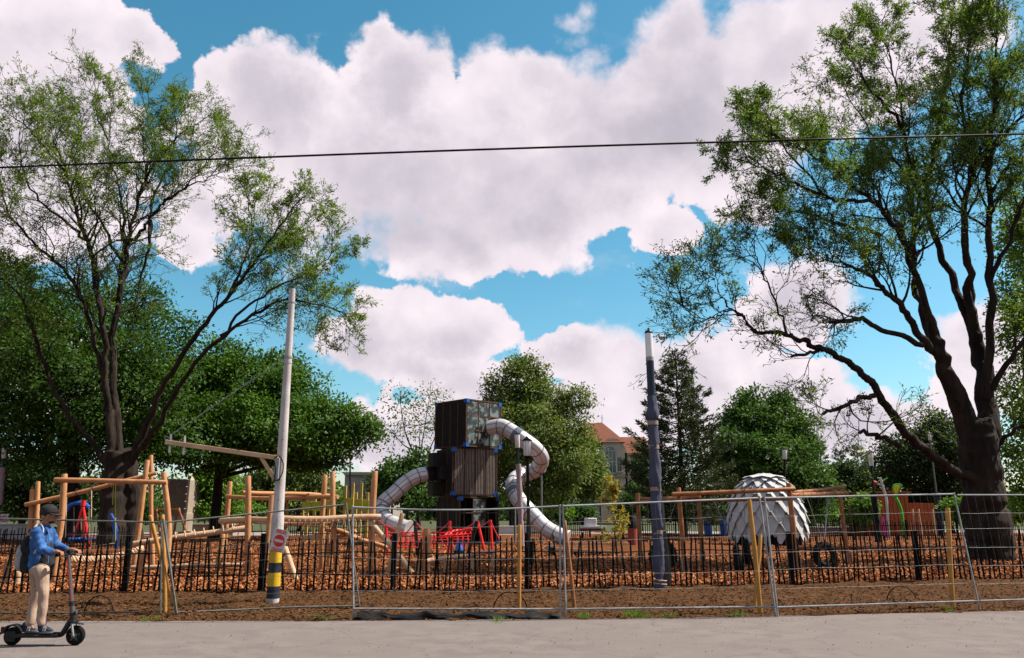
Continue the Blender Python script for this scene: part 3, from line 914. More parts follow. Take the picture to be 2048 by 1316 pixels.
pb = G(1368, 1079)
conifer('pine_tree', 'tall ragged dark pine behind the tall wrapped lamp post', pb, 11.9, 4.7, 118, size=.31, per=56, bare=.10, tr=.24)
for i, (px, ytop, Y, lab, sp) in enumerate([
        (1652, 880, 95, 'slim dark spruce just right of the rounded green tree', 2.6), (1688, 900, 98, 'short dark spruce, second from the rounded green tree', 2.6),
        (1727, 892, 92, 'pointed dark spruce beside the far lamp above the shed', 2.4), (1600, 925, 100, 'small dark spruce half hidden behind the rounded green tree', 2.8)]):
    conifer('spruce_tree', lab, gbase(px, Y), at(px, ytop, Y).z, sp, 44, size=.42, per=22, bare=.02)
lobe_tree('leafy_tree', 'dark green bushy tree left of the wooden shed behind the swing', gbase(1700, 74), plobes([
    (1660, 975, 40, 35, 0), (1705, 960, 38, 35, 0), (1750, 970, 35, 35, 0), (1690, 1005, 60, 28, 0), (1640, 1010, 40, 25, 0)], 74),
    20000, 'leaf_dark', 'bark_dark', leaf=(.32, .18), trunk=at(1700, 980, 74), limbs=4, shell=.35, clump=8, crad=.34, tr=.15)
# low planting and the far wood that closes the horizon
for (px, py, rx, ry, Y, lab, lm) in [
        (470, 1015, 60, 20, 72, 'low green bush left of the concrete pole by the far path', 'leaf_bright'),
        (660, 1018, 40, 18, 80, 'low green bush behind the lime play boards', 'leaf_mid'),
        (1115, 1020, 34, 22, 82, 'low bright bush below the light green tree', 'leaf_bright'),
        (1165, 1022, 30, 20, 84, 'low green bush in front of the red-roofed building', 'leaf_round'),
        (1260, 1010, 30, 34, 70, 'dark shrub to the right of the yellow young tree', 'leaf_round'),
        (1430, 1020, 45, 22, 74, 'low green bush behind the left swing posts', 'leaf_round'),
        (1640, 1010, 34, 26, 68, 'bright green bush right of the shingled dome', 'leaf_bright'),
        (1725, 1015, 24, 24, 57, 'green bush at the left end of the wooden shed', 'leaf_bright'),
        (1925, 1015, 26, 24, 52, 'bright bush just left of the big right trunk', 'leaf_bright'),
        (2035, 1010, 24, 26, 50, 'green bush right of the big right trunk', 'leaf_bright'),
        (1350, 1005, 60, 40, 66, 'dark shrub mass under the pine', 'leaf_dark'),
        (1284, 935, 30, 50, 74, 'narrow dark tree crown in front of the right wing of the red-roofed building', 'leaf_dark'),
        (930, 1025, 60, 20, 84, 'low dark bush behind the cube tower', 'leaf_round'),
        (280, 1010, 60, 30, 70, 'green bush right of the big left trunk', 'leaf_round'),
        (120, 1020, 70, 22, 74, 'low green bush behind the far left lawn', 'leaf_round'),
        (1825, 1010, 40, 20, 66, 'dark bush behind the wooden shed', 'leaf_dark')]:
    L_ = [(px, py, rx * .6, ry, 0), (px - rx * .5, py + ry * .3, rx * .5, ry * .8, 0), (px + rx * .5, py + ry * .3, rx * .5, ry * .8, 0), (px + rx * .1, py - ry * .3, rx * .4, ry * .7, 1)]
    lobe_tree('leafy_bush', lab, gbase(px, Y), plobes(L_, Y), 5500, lm, 'bark_dark', leaf=(.26, .15), trunk=at(px, py, Y), limbs=3, shell=.3, clump=7, crad=.25, tr=.05, cat='bush')

def far_wood():
    P = []; D = []
    for i in range(46):
        x = -150 + 300 * i / 45 + random.uniform(-3, 3); y = 168 + random.uniform(-10, 22)
        h = random.uniform(5, 10); w_ = random.uniform(4, 7)
        for k in range(900):
            v = Vector((random.gauss(0, 1), random.gauss(0, 1), random.gauss(0, 1))).normalized()
            P.append((x + v.x * w_, y + v.y * w_, max(.2, h * .5 + v.z * h * .52 * random.uniform(.8, 1.1)))); D.append(tuple(v))
    V = leaf_cards(np.array(P), np.array(D), 1.0, .7, .2, .8)
    n = len(V) // 4
    kind(link('far_wood', np_mesh('far_wood', V, np.arange(4 * n).reshape(n, 4)), 'leaf_round', smooth=False), 'stuff')
far_wood()

# young yellow tree with its stake
def yellow_tree():
    b = G(1230, 1108)
    root = thing('young_tree', 'slender young tree with yellow autumn leaves in front of the building', 'tree', b)
    w = Wood(.006)
    top = at(1222, 965, b.y)
    tr = [b, b.lerp(top, .5) + Vector((.05, 0, 0)), top]
    w.limb(smooth_pts(tr, 5), .035, .01, 6)
    for k in range(40):
        t = random.uniform(.08, 1)
        p = b.lerp(top, t)
        a = random.uniform(0, 2 * PI)
        d = Vector((math.cos(a), math.sin(a), random.uniform(.0, .9)))
        w.grow(p, d, random.uniform(.3, .75) * (1.25 - t * .75), .010, 1, .02, .2, (4, 4), .8, 5, 1.1)
    w.mb.build('trunk', 'bark_pale', root)
    P = np.repeat(np.array([tuple(p) for p in w.tips]), 2, 0); D = np.repeat(np.array([tuple(d) for d in w.dirs]), 2, 0)
    leaves_obj(leaf_cards((P + rng.normal(0, .03, P.shape))[::2], D[::2], .12, .06, .5), 'leaf_yellow', root)
yellow_tree()

# ------------------------------------------------------------------ buildings
mat('plaster', (.38, .315, .245), .9, (.46, .39, .31), 1.2, bump=.15)
mat('plaster_dark', (.12, .10, .085), .9, (.16, .135, .115), 1.2)
mat('roof_tile', (.11, .032, .017), .85, (.15, .047, .025), 3.0, bump=.6, bscale=8)
mat('glass', (.03, .04, .05), .08, (.05, .06, .075), 1.0, spec=.8)
mat('window_frame', (.40, .39, .37), .6)
mat('stone', (.26, .22, .18), .9, (.32, .275, .23), 2.0, bump=.3)
mat('grey_render', (.24, .215, .195), .9, (.28, .255, .23), 1.0)

def pbox(mb, x0, y0, x1, y1, Y, depth, dy=0.0):
    a = at(x0, y0, Y + dy); b = at(x1, y1, Y + dy)
    return mb.box(((a.x + b.x) / 2, Y + dy + depth / 2, (a.z + b.z) / 2), (abs(b.x - a.x), depth, abs(a.z - b.z)))

def window(parent, x0, y0, x1, y1, Y, arch=False, mull=2, bars=1):
    """frame proud of the wall, glass behind it"""
    a = at(x0, y0, Y); b = at(x1, y1, Y)
    wx = (b.x - a.x); hz = a.z - b.z; cx = (a.x + b.x) / 2
    t = min(.14, wx * .12)
    def outline(gr):
        x0_, x1_ = a.x - gr, b.x + gr
        if not arch:
            return [(x0_, b.z - gr), (x1_, b.z - gr), (x1_, a.z + gr), (x0_, a.z + gr)]
        r = (x1_ - x0_) / 2; zc = a.z + gr - r
        return [(x0_, b.z - gr), (x1_, b.z - gr)] + [(cx + r * math.cos(q), zc + r * math.sin(q)) for q in [PI * i / 10 for i in range(11)]]
    gl = MB().poly([Vector((x, Y - .04, z)) for x, z in outline(0)], -.04, (0, 1, 0)).build('window', 'glass', parent, smooth=False)
    fr = MB()
    o1, o0 = outline(0), outline(t)
    for (p, q, p0, q0) in zip(o1, o1[1:] + o1[:1], o0, o0[1:] + o0[:1]):
        fr.poly([Vector((p[0], Y - .05, p[1])), Vector((q[0], Y - .05, q[1])), Vector((q0[0], Y - .05, q0[1])), Vector((p0[0], Y - .05, p0[1]))], -.09, (0, 1, 0))
    for k in range(1, mull):
        x = a.x + wx * k / mull
        fr.box((x, Y - .10, (a.z + b.z) / 2 - (wx * .2 if arch else 0)), (t * .55, .05, hz - (wx * .4 if arch else 0)))
    for k in range(1, bars + 1):
        z = b.z + hz * k / (bars + 1) * 1.25
        if z < a.z - .1: fr.box((cx, Y - .103, z), (wx, .045, t * .55))
    fr.build('frame', 'window_frame', gl, smooth=False)
    MB().box((cx, Y - .16, b.z - t - .07), (wx + .5, .3, .13)).build('sill', 'stone', gl, smooth=False)

def town_house():
    Y = 118.0
    root = thing('town_house', 'cream ornate house with red tiled roof and arched gable window', 'building', gbase(1240, Y))
    mb = MB(); pbox(mb, 1150, 930, 1200, 1045, Y, 14, 1.0); pbox(mb, 1200, 905, 1254, 1045, Y, 15)
    pbox(mb, 1254, 908, 1300, 1045, Y, 14, 1.2); mb.build('wall', 'plaster', root, smooth=False)
    # stepped gable of the bay
    pts = [at(x, y, Y) for x, y in [(1200, 905), (1254, 905), (1250, 893), (1243, 884), (1234, 877), (1216, 877), (1208, 883), (1203, 893)]]
    pts = [Vector((p.x, Y - .003, p.z)) for p in pts]
    MB().poly(pts[::-1], 1.4, (0, 1, 0)).build('gable', 'plaster', root, smooth=False)
    # hipped roofs
    def roof(ridge0, ridge1, eave, dyr, dye, name='roof', hipR=True, hipL=True):
        (rx0, ry0), (rx1, ry1) = ridge0, ridge1
        ex0, ex1, ey = eave
        A = at(ex0, ey, Y + dye); B = at(ex1, ey, Y + dye); z = A.z
        R0 = at(rx0, ry0, Y + dyr); R1 = at(rx1, ry1, Y + dyr)
        V = [(A.x, Y + dye, z), (B.x, Y + dye, z), (B.x, Y + 2 * dyr - dye, z), (A.x, Y + 2 * dyr - dye, z), (R0.x, Y + dyr, R0.z), (R1.x, Y + dyr, R1.z)]
        m = MB(); m.v = [Vector(v) for v in V]; m.f = [(0, 1, 5, 4), (1, 2, 5), (2, 3, 4, 5), (3, 0, 4), (3, 2, 1, 0)]
        return m.build(name, 'roof_tile', root, smooth=False)
    r = roof((1172, 847), (1204, 845), (1150, 1252, 884), 7.0, -.4)
    mbc = MB(); pbox(mbc, 1168, 838, 1174, 858, Y + 9, 1.2); mbc.build('chimney', 'stone', r, smooth=False)
    mbf = MB().tube([at(1204, 846, Y + 7), at(1204, 830, Y + 7)], .06, 5); mbf.build('finial', 'window_frame', r)
    roof((1225, 874), (1290, 874), (1240, 1302, 906), 8.0, .8)
    m = MB()
    pbox(m, 1254, 906, 1300, 910, Y, .5, .85); pbox(m, 1199, 951, 1255, 955, Y, .4, -.25); pbox(m, 1150, 1000, 1300, 1003, Y, .3, -.18)
    m.build('cornice', 'stone', root, smooth=False)
    window(root, 1210, 893, 1232, 945, Y, True, 3, 2); window(root, 1234, 915, 1243, 943, Y, False, 2, 1)
    window(root, 1257, 958, 1279, 985, Y + 1.2, False, 3, 1); window(root, 1284, 958, 1296, 985, Y + 1.2, False, 2, 1)
    window(root, 1262, 922, 1282, 944, Y + 1.2, True, 2, 1)
    window(root, 1163, 998, 1178, 1014, Y + 1.0, True, 2, 1); window(root, 1182, 996, 1190, 1014, Y + 1.0, True, 1, 1)
    window(root, 1228, 994, 1242, 1014, Y, True, 2, 1); window(root, 1256, 995, 1270, 1014, Y + 1.2, False, 2, 1)
    window(root, 1207, 963, 1219, 985, Y, False, 2, 1); window(root, 1228, 963, 1240, 985, Y, False, 2, 1)
    mbb = MB(); a, b = at(1255, 984, Y), at(1281, 984, Y)
    mbb.box(((a.x + b.x) / 2, Y + .4, a.z - .15), (b.x - a.x + .6, 1.4, .2))
    for i in range(9):
        x = a.x + (b.x - a.x) * i / 8
        mbb.box((x, Y - .25, a.z + .45), (.06, .06, 1.0))
    mbb.box(((a.x + b.x) / 2, Y - .25, a.z + .98), (b.x - a.x + .3, .08, .08))
    mbb.build('balcony', 'navy_metal', root, smooth=False)
town_house()

def flat_block():
    Y = 125.0
    root = thing('apartment_block', 'grey flat-roofed block with small windows behind the left slide', 'building', gbase(730, Y))
    mb = MB(); pbox(mb, 690, 948, 775, 1048, Y, 14); mb.build('wall', 'grey_render', root, smooth=False)
    mb = MB(); pbox(mb, 688, 944, 777, 950, Y, 15, -.5); mb.build('parapet', 'stone', root, smooth=False)
    for y in (959, 980, 1003):
        for x in (700, 722, 743, 762):
            window(root, x, y, x + 9, y + 11, Y, False, 2, 1)
flat_block()

def stone_hut():
    Y = 60.0
    root = thing('stone_building', 'small tan tiled building in tree shade behind the left frames', 'building', gbase(352, Y))
    mb = MB(); pbox(mb, 334, 958, 366, 1040, Y, 4, .6); mb.build('wall', 'stone', root, smooth=False)
    a, b = at(334, 958, Y), at(366, 1032, Y)
    for i in range(5):
        for j in range(3):
            w_ = (b.x - a.x) / 3; h_ = (a.z - b.z) / 5
            MB().box((a.x + w_ * (j + .5), Y + .585, b.z + h_ * (i + .5)), (w_ - .05, .04, h_ - .05)).build('tile', 'plaster_dark', root, smooth=False)
    p = thing('stone_pillar', 'tall pale tapering stone pillar right of the tan tiled building', 'pillar', gbase(377, 57))
    mb = MB(); c = gbase(376, 57); t = at(378, 952, 57)
    mb.lathe(c, [(.34, 0), (.34, 1.6), (.26, 1.62), (.24, t.z - .3), (.02, t.z)], 4); mb.build('shaft', 'plaster', p, smooth=False)
    MB().box(c + Vector((0, 0, .2)), (.9, .9, .4)).build('plinth', 'stone', p, smooth=False, bevel=.02)
stone_hut()

def shed():
    Y = 58.0
    root = thing('wooden_shed', 'reddish brown plank shed behind the green play flower', 'shed', gbase(1805, Y))
    a = at(1728, 986, Y); b = at(1822, 1045, Y)
    n = 11
    mb = MB().box(((a.x + b.x) / 2, Y + 1.6, a.z / 2), (b.x - a.x - .05, 3, a.z - .05)); mb.build('core_wall', 'wood_red', root, smooth=False)
    for i in range(n):
        w_ = (b.x - a.x) / n
        MB().box((a.x + w_ * (i + .5), Y + .05, a.z / 2 + random.uniform(-.01, .03)), (w_ - .03, .05 + random.uniform(0, .015), a.z)).build('plank', 'wood_red', root, smooth=False, bevel=.005)
    c = at(1822, 1006, Y); d = at(1892, 1045, Y)
    for i in range(9):
        w_ = (d.x - c.x) / 9
        MB().box((c.x + w_ * (i + .5), Y + .35, c.z / 2 + random.uniform(-.02, .02)), (w_ - .03, .05, c.z)).build('plank', 'wood_red', root, smooth=False, bevel=.005)
    MB().box(((a.x + b.x) / 2, Y + 1.5, a.z + .06), (b.x - a.x + .3, 3.5, .1)).build('roof', 'wood_red', root, smooth=False)
shed()

def low_wall(px0, px1, y0, Y, lab, m='stone', h=.5):
    a = at(px0, y0, Y); b = at(px1, y0, Y)
    r = thing('low_wall', lab, 'wall', ((a.x + b.x) / 2, Y, 0))
    n = max(2, int((b.x - a.x) / 2.0))
    for i in range(n):
        w_ = (b.x - a.x) / n
        MB().box((a.x + w_ * (i + .5), Y, h / 2), (w_ - .02, .4, h)).build('block', m, r, smooth=False, bevel=.02)
    MB().box(((a.x + b.x) / 2, Y, h + .04), (b.x - a.x + .1, .5, .08)).build('coping', m, r, smooth=False, bevel=.015)
low_wall(960, 1108, 1050, 64, 'low pale concrete wall right of the cube tower', 'concrete', .55)
low_wall(0, 62, 1040, 50, 'low pale concrete wall at the left edge behind the rider', 'concrete', .9)
low_wall(380, 470, 1035, 60, 'low pale stone wall behind the net frame', 'stone', .75)
low_wall(1600, 1720, 1045, 62, 'low pale wall behind the right swing posts', 'concrete', .5)

# pointed far spire above the spruces
sp = thing('church_spire', 'tiny grey pointed spire above the far trees on the right', 'spire', gbase(1747, 240))
t_ = at(1747, 902, 240); c_ = gbase(1747, 240)
MB().lathe(c_, [(2.2, 0), (2.2, t_.z - 8), (2.6, t_.z - 7.6), (1.0, t_.z - 3), (.05, t_.z)], 8).build('tower', 'grey_render', sp, smooth=False)

# ------------------------------------------------------------------ black paling fence
def paling_fence():
    root = thing('paling_fence', 'long black paling fence of crooked thin pickets along the bark bed', 'fence', (0, edge_y(FENCE, 0), 0))
    base = Vector(root.location)
    shapes = []
    for k in range(6):
        h = random.uniform(1.06, 1.2); w_ = random.uniform(.031, .042)
        m = MB(); b = random.uniform(-.02, .02)
        m.tube([(0, 0, -.05), (b, 0, h * .5), (b * .4, 0, h - .04), (b * .3, .0, h)], [w_ * .6, w_ * .62, w_ * .58, w_ * .15], 5)
        me = m.mesh('picket'); me.materials.append(MATS['picket_black']); shapes.append(me)
    x = -15.5
    while x < 15.5:
        y = edge_y(FENCE, x) + random.uniform(-.03, .03)
        tilt = random.gauss(0, .045) + (.10 if random.random() < .12 else 0) - (.09 if random.random() < .12 else 0)
        sub('picket', random.choice(shapes), root, Vector((x, y, random.uniform(-.04, .04))) - base, (random.gauss(0, .03), tilt, random.uniform(0, 6)))
        x += random.uniform(.10, .175) if random.random() > .06 else random.uniform(.19, .26)
    for z, dy in ((.36, -.03), (.80, -.03)):
        pts = []
        for i in range(60):
            xx = -15.6 + 31.2 * i / 59
            pts.append(Vector((xx, edge_y(FENCE, xx) + dy, z + .02 * math.sin(xx * 1.7 + z * 9))))
        MB().tube(pts, .013, 5).build('rail', 'picket_black', root)
    for px, py in ((-20, 1188), (240, 1188), (515, 1186), (783, 1184), (1055, 1182), (1322, 1178), (1590, 1171), (1845, 1164), (2100, 1157)):
        b = G(px, py); b.y = edge_y(FENCE, b.x) + .08
        MB().box(b + Vector((0, 0, .58)), (.11, .11, 1.26)).build('fence_post', 'picket_black', root, smooth=False, bevel=.012)
paling_fence()

def far_fence(px0, px1, Y0, Y1, h, lab, sp=.13, z0=0.0):
    a, b = gbase(px0, Y0), gbase(px1, Y1)
    root = thing('picket_fence', lab, 'fence', a.lerp(b, .5))
    L = (b - a).length; n = int(L / sp)
    m = MB()
    for i in range(n):
        p = a.lerp(b, (i + .5) / n)
        t = random.gauss(0, .02)
        m.tube([p + Vector((0, 0, z0 - .02)), p + Vector((t, 0, z0 + h * random.uniform(.94, 1.05)))], .022, 4)
    kind(m.build('pickets', 'picket_black', root), 'stuff')
    for z in (.28, .78):
        MB().bar(a + Vector((0, -.03, z0 + h * z)), b + Vector((0, -.03, z0 + h * z)), .04, .04).build('rail', 'picket_black', root, smooth=False)
    k = max(1, int(L / 3))
    for i in range(k + 1):
        p = a.lerp(b, i / k)
        MB().box(p + Vector((0, .05, z0 + h * .52)), (.09, .09, h * 1.08)).build('fence_post', 'picket_black', root, smooth=False)
far_fence(1600, 2110, 47, 50, 1.15, 'distant black picket fence behind the swings on the right')
far_fence(1245, 1480, 50, 48, 1.2, 'distant black picket fence between the wrapped lamp and the dome')
far_fence(-60, 260, 32, 37, 1.0, 'distant black picket fence behind the rider at the left')
far_fence(1040, 1180, 56, 56, 1.1, 'short distant black picket fence behind the right slide foot')
far_fence(540, 800, 54, 54, 1.1, 'distant black picket fence behind the middle log frame')

# ------------------------------------------------------------------ temporary wire fence panels
def wire_panel(lab, TL, TR, BL, BR, tube=.0145, sag=0.0, m='galvanised', sides=(1, 1), top=True, bottom=None, nv=26, nh=6):
    """corners as (px, py); each corner stands at the distance of the panel foot"""
    yl, yr = G(*BL).y, G(*BR).y
    bl, br = at(*BL, yl), at(*BR, yr)
    tl, tr_ = at(*TL, yl), at(*TR, yr)
    bl.z = max(bl.z, .06); br.z = max(br.z, .06)
    root = thing('wire_fence_panel', lab, 'fence panel', Vector(((bl.x + br.x) / 2, (yl + yr) / 2, 0)), 'temporary wire fence panels')
    def toprail(t):
        return tl.lerp(tr_, t) - Vector((0, 0, sag * math.sin(PI * t)))
    MB().tube([toprail(i / 10) for i in range(11)], tube, 8).build('top_rail', m, root)
    b0, b1 = (at(*bottom[0], yl), at(*bottom[-1], yr)) if bottom else (bl + Vector((0, 0, .09)), br + Vector((0, 0, .09)))
    if bottom:
        bp = [at(x, y, yl + (yr - yl) * i / (len(bottom) - 1)) for i, (x, y) in enumerate(bottom)]
        for q in bp: q.z = max(q.z, .05)
        bp = smooth_pts(bp, 4)
    else:
        bp = [b0.lerp(b1, i / 6) for i in range(7)]
    MB().tube(bp, tube, 8).build('bottom_rail', m, root)
    if sides[0]: MB().tube([bl - Vector((0, 0, .06)), tl + Vector((0, 0, .03))], tube * 1.1, 8).build('side_post', m, root)
    if sides[1]: MB().tube([br - Vector((0, 0, .06)), tr_ + Vector((0, 0, .03))], tube * 1.1, 8).build('side_post', m, root)
    w = MB()
    def bot(t):
        x = t * (len(bp) - 1); i = min(int(x), len(bp) - 2)
        return bp[i].lerp(bp[i + 1], x - i)
    for i in range(1, nv):
        t = i / nv
        a, b = bot(t), toprail(t)
        mid = a.lerp(b, .5) + Vector((random.gauss(0, .012), random.gauss(0, .02), 0))
        w.tube([a, mid, b], .0012, 3, cap=False)
    for j in range(1, nh):
        v = j / nh + random.uniform(-.02, .02)
        w.tube([bot(t).lerp(toprail(t), v) + Vector((0, random.gauss(0, .012), random.gauss(0, .004))) for t in [k / 12 for k in range(13)]], .0019, 3, cap=False)
    kind(w.build('wire_mesh', m, root), 'stuff')
    return root
wire_panel('leftmost wire fence panel, behind the rider, ending at the crossed stakes', (-260, 1031), (323, 1045), (-260, 1236), (321, 1230), m='galv_dull', sides=(0, 1), bottom=[(-260, 1222), (0, 1226), (130, 1232), (321, 1226)])
wire_panel('bent wire fence panel rising from the crossed stakes past the concrete pole', (330, 1045), (692, 1009), (352, 1231), (720, 1218), m='galv_dull', bottom=[(352, 1231), (462, 1228), (598, 1214), (718, 1217)])
wire_panel('wire fence panel with sagging top rail in front of the cube tower', (705, 1014), (1120, 1012), (707, 1237), (1121, 1238), sag=.055)
wire_panel('wire fence panel in front of the tall wrapped lamp post', (1126, 1012), (1519, 996), (1132, 1238), (1552, 1233))
wire_panel('wire fence panel in front of the tyre swings', (1529, 996), (1908, 988), (1556, 1234), (1960, 1220))
wire_panel('rightmost wire fence panel with a leaning blue-grey post', (1915, 990), (2330, 990), (1963, 1220), (2360, 1206), sides=(0, 1))
# loose leaning tube against the bent panel
y_ = G(720, 1218).y
tg = thing('loose_pole', 'thin grey tube leaning beside the crossed stakes', 'pole', G(355, 1232))
MB().tube([at(326, 1038, G(355, 1232).y + .05), G(355, 1232) - Vector((0, 0, .03))], .021, 8).build('tube', 'galv_dull', tg)

# rolled black sheeting along the foot of the middle panel
def sheeting():
    a = G(712, 1238); b = G(1122, 1236)
    m = MB(); V = []
    n = 60; prof = 9
    base = len(m.v)
    for i in range(n):
        t = i / (n - 1)
        p = a.lerp(b, t) + Vector((0, .10, 0))
        h = .075 + .02 * math.sin(t * 23) + .012 * math.sin(t * 61) - .02 * t
        for k in range(prof):
            an = PI * k / (prof - 1)
            m.v.append(p + Vector((0, -math.cos(an) * (.17 + .05 * math.sin(t * 31 + k)), max(.0, math.sin(an)) * h * (1 + .25 * math.sin(k * 2.3 + t * 40)) + .004)))
    for i in range(n - 1):
        for k in range(prof - 1):
            q = base + i * prof + k
            m.f.append((q, q + prof, q + prof + 1, q + 1))
    o = m.build('plastic_sheeting', 'black_paint')
    tag(o, 'crumpled black plastic sheeting along the foot of the sagging fence panel', 'sheeting')
sheeting()

# black hoops of pipe standing in the soil
for (x0, y0, xm, ym, x1, y1, lab) in ((167, 1229, 190, 1190, 226, 1228, 'thin black pipe hoop in the soil right of the scooter'),
                                      (986, 1222, 1022, 1182, 1054, 1220, 'thin black pipe hoop behind the sagging fence panel'),
                                      (1774, 1205, 1808, 1171, 1834, 1204, 'thin black pipe hoop in the soil near the right end')):
    A, B = G(x0, y0), G(x1, y1)
    top = at(xm, ym, (A.y + B.y) / 2)
    pts = [A.lerp(B, (1 - math.cos(PI * i / 14)) / 2) + Vector((0, 0, top.z * math.sin(PI * i / 14) - .01)) for i in range(15)]
    o = MB().tube(pts, .011, 6).build('pipe_hoop', 'black_paint')
    tag(o, lab, 'hoop', 'pipe hoops in the soil')

# ------------------------------------------------------------------ stakes by the path
def stake(lab, top, bot, r=.036, m='wood_yellow', dY=0.0, name='wooden_stake', group='stakes along the path'):
    b = G(*bot); b.y += 0
    t = at(*top, b.y + dY)
    root = thing(name, lab, 'stake', b, group)
    d = (t - b).normalized()
    log(b - d * .06, t, r, 'shaft', m, root, bend=.015, n=12, taper=.97)
    u, w_ = frame(d)
    MB().tube([t - d * .004, t + d * .004], r * .80, 12).build('cut_end', 'timber_end', root)
stake('upright yellow stake at the crossed stakes right of the rider', (325, 1030), (330, 1229))
stake('leaning stake crossing behind the upright one right of the rider', (300, 1031), (347, 1210), dY=-.3)
stake('upright stake in front of the purple-wrapped lamp post', (1039, 1050), (1038, 1221), .037)
stake('red-brown stake leaning just right of the middle panel joint', (1129, 1042), (1149, 1218), .034, 'wood_brown')
stake('tall leaning stake left of the double panel posts near the dome', (1498, 997), (1521, 1226), .040)
stake('short leaning stake crossing behind the tall one near the dome', (1521, 1070), (1510, 1216), .038, 'wood_yellow', .25)
stake('yellow stake left of the leaning blue-grey fence post', (1895, 1016), (1906, 1217), .042)

# ------------------------------------------------------------------ concrete pole with bracket
def concrete_pole():
    b = G(545, 1206)
    Y = b.y
    t = at(585, 578, Y)
    root = thing('utility_pole', 'tall pale concrete pole with yellow and black bands at its foot', 'pole', b)
    H = t.z
    R = lambda z: .120 - (.120 - .060) * (z / H)
    def seg(name, z0, z1, m, ex=0.0, n=16):
        c = lambda z: b + Vector(((t.x - b.x) * z / H, 0, z))
        pts = [c(z0 + (z1 - z0) * i / 4) for i in range(5)]
        return MB().tube(pts, [R(z0 + (z1 - z0) * i / 4) + ex for i in range(5)], n).build(name, m, root)
    Z = lambda y: at(560, y, Y).z
    seg('shaft', -.05, H, 'concrete')
    seg('collar', Z(1100), Z(1030), 'concrete', .012)
    seg('black_band', Z(1196), Z(1172), 'band_black', .004)
    seg('yellow_band', Z(1172), Z(1145), 'yellow_paint', .005)
    seg('black_band', Z(1145), Z(1125), 'band_black', .004)
    seg('yellow_band', Z(1125), Z(1101), 'yellow_paint', .005)
    seg('black_band', Z(1101), Z(1080), 'band_black', .014)
    seg('clamp_ring', Z(716), Z(712), 'galvanised', .012)
    seg('clamp_ring', Z(606), Z(603), 'galvanised', .010)
    seg('joint_ring', Z(727), Z(723), 'concrete', .006)
    # bracket
    Yb = Y - .16
    arm = MB().bar(at(331, 884, Yb - .25), at(556, 916, Yb), .085, .085).build('bracket_arm', 'wood_pale', root, smooth=False, bevel=.006)
    MB().bar(at(522, 914, Yb - .02), at(549, 958, Yb), .05, .07).build('brace', 'wood_pale', root, smooth=False, bevel=.004)
    for x, y0, y1, y2, y3 in ((342, 868, 882, 891, 905), (370, 872, 885, 896, 909)):
        MB().tube([at(x, y0, Yb - .2), at(x - .5, y1, Yb - .2)], .022, 8).build('insulator_pin', 'sign_white', arm)
        MB().tube([at(x - 2, y2, Yb - .2), at(x - 3, y3, Yb - .2)], .024, 8).build('insulator_pin', 'sign_white', arm)
    MB().torus(at(333, 876, Yb - .22), (0, 1, 0), .035, .007, 12, 5).build('eye_ring', 'galvanised', arm)
    MB().tube([at(344, 868, Yb - .22), at(573, 714, Y)], .010, 5).build('stay_wire', 'galvanised', root)
    MB().box(at(553, 938, Yb - .02), (.10, .05, .42)).build('junction_box', 'galvanised', root, smooth=False, bevel=.01)
    lp = [at(x, y, Yb - .05) for x, y in ((548, 917), (558, 912), (566, 925), (565, 945), (556, 960), (549, 958), (551, 940), (548, 922))]
    MB().tube(smooth_pts(lp, 4), .011, 6).build('cable_loop', 'black_paint', root)
    cp = [at(x, y, Yb - .12) for x, y in ((405, 891), (425, 899), (445, 904), (465, 898), (480, 899))]
    MB().tube(smooth_pts(cp, 4), .010, 6).build('cable', 'black_paint', root)
    for k in range(5):
        z = Z(880 + 40 * k)
        MB().tube([b + Vector(((t.x - b.x) * z / H + .02, -R(z) - .003, z)), b + Vector(((t.x - b.x) * z / H + .02, -R(z) - .012, z))], .010, 8).build('bolt', 'navy_metal', root)
    tw = at(556, 1036, Y - .16)
    return root
concrete_pole()

def text_mesh(body, size, extr):
    cu = bpy.data.curves.new('t', 'FONT')
    cu.body = body; cu.size = size; cu.extrude = extr; cu.align_x = 'CENTER'; cu.align_y = 'CENTER'; cu.offset = size * .018; cu.resolution_u = 3
    o = bpy.data.objects.new('t', cu)
    COL.objects.link(o)
    bpy.context.view_layer.update()
    me = bpy.data.meshes.new_from_object(o.evaluated_get(bpy.context.evaluated_depsgraph_get()))
    bpy.data.objects.remove(o)
    return me

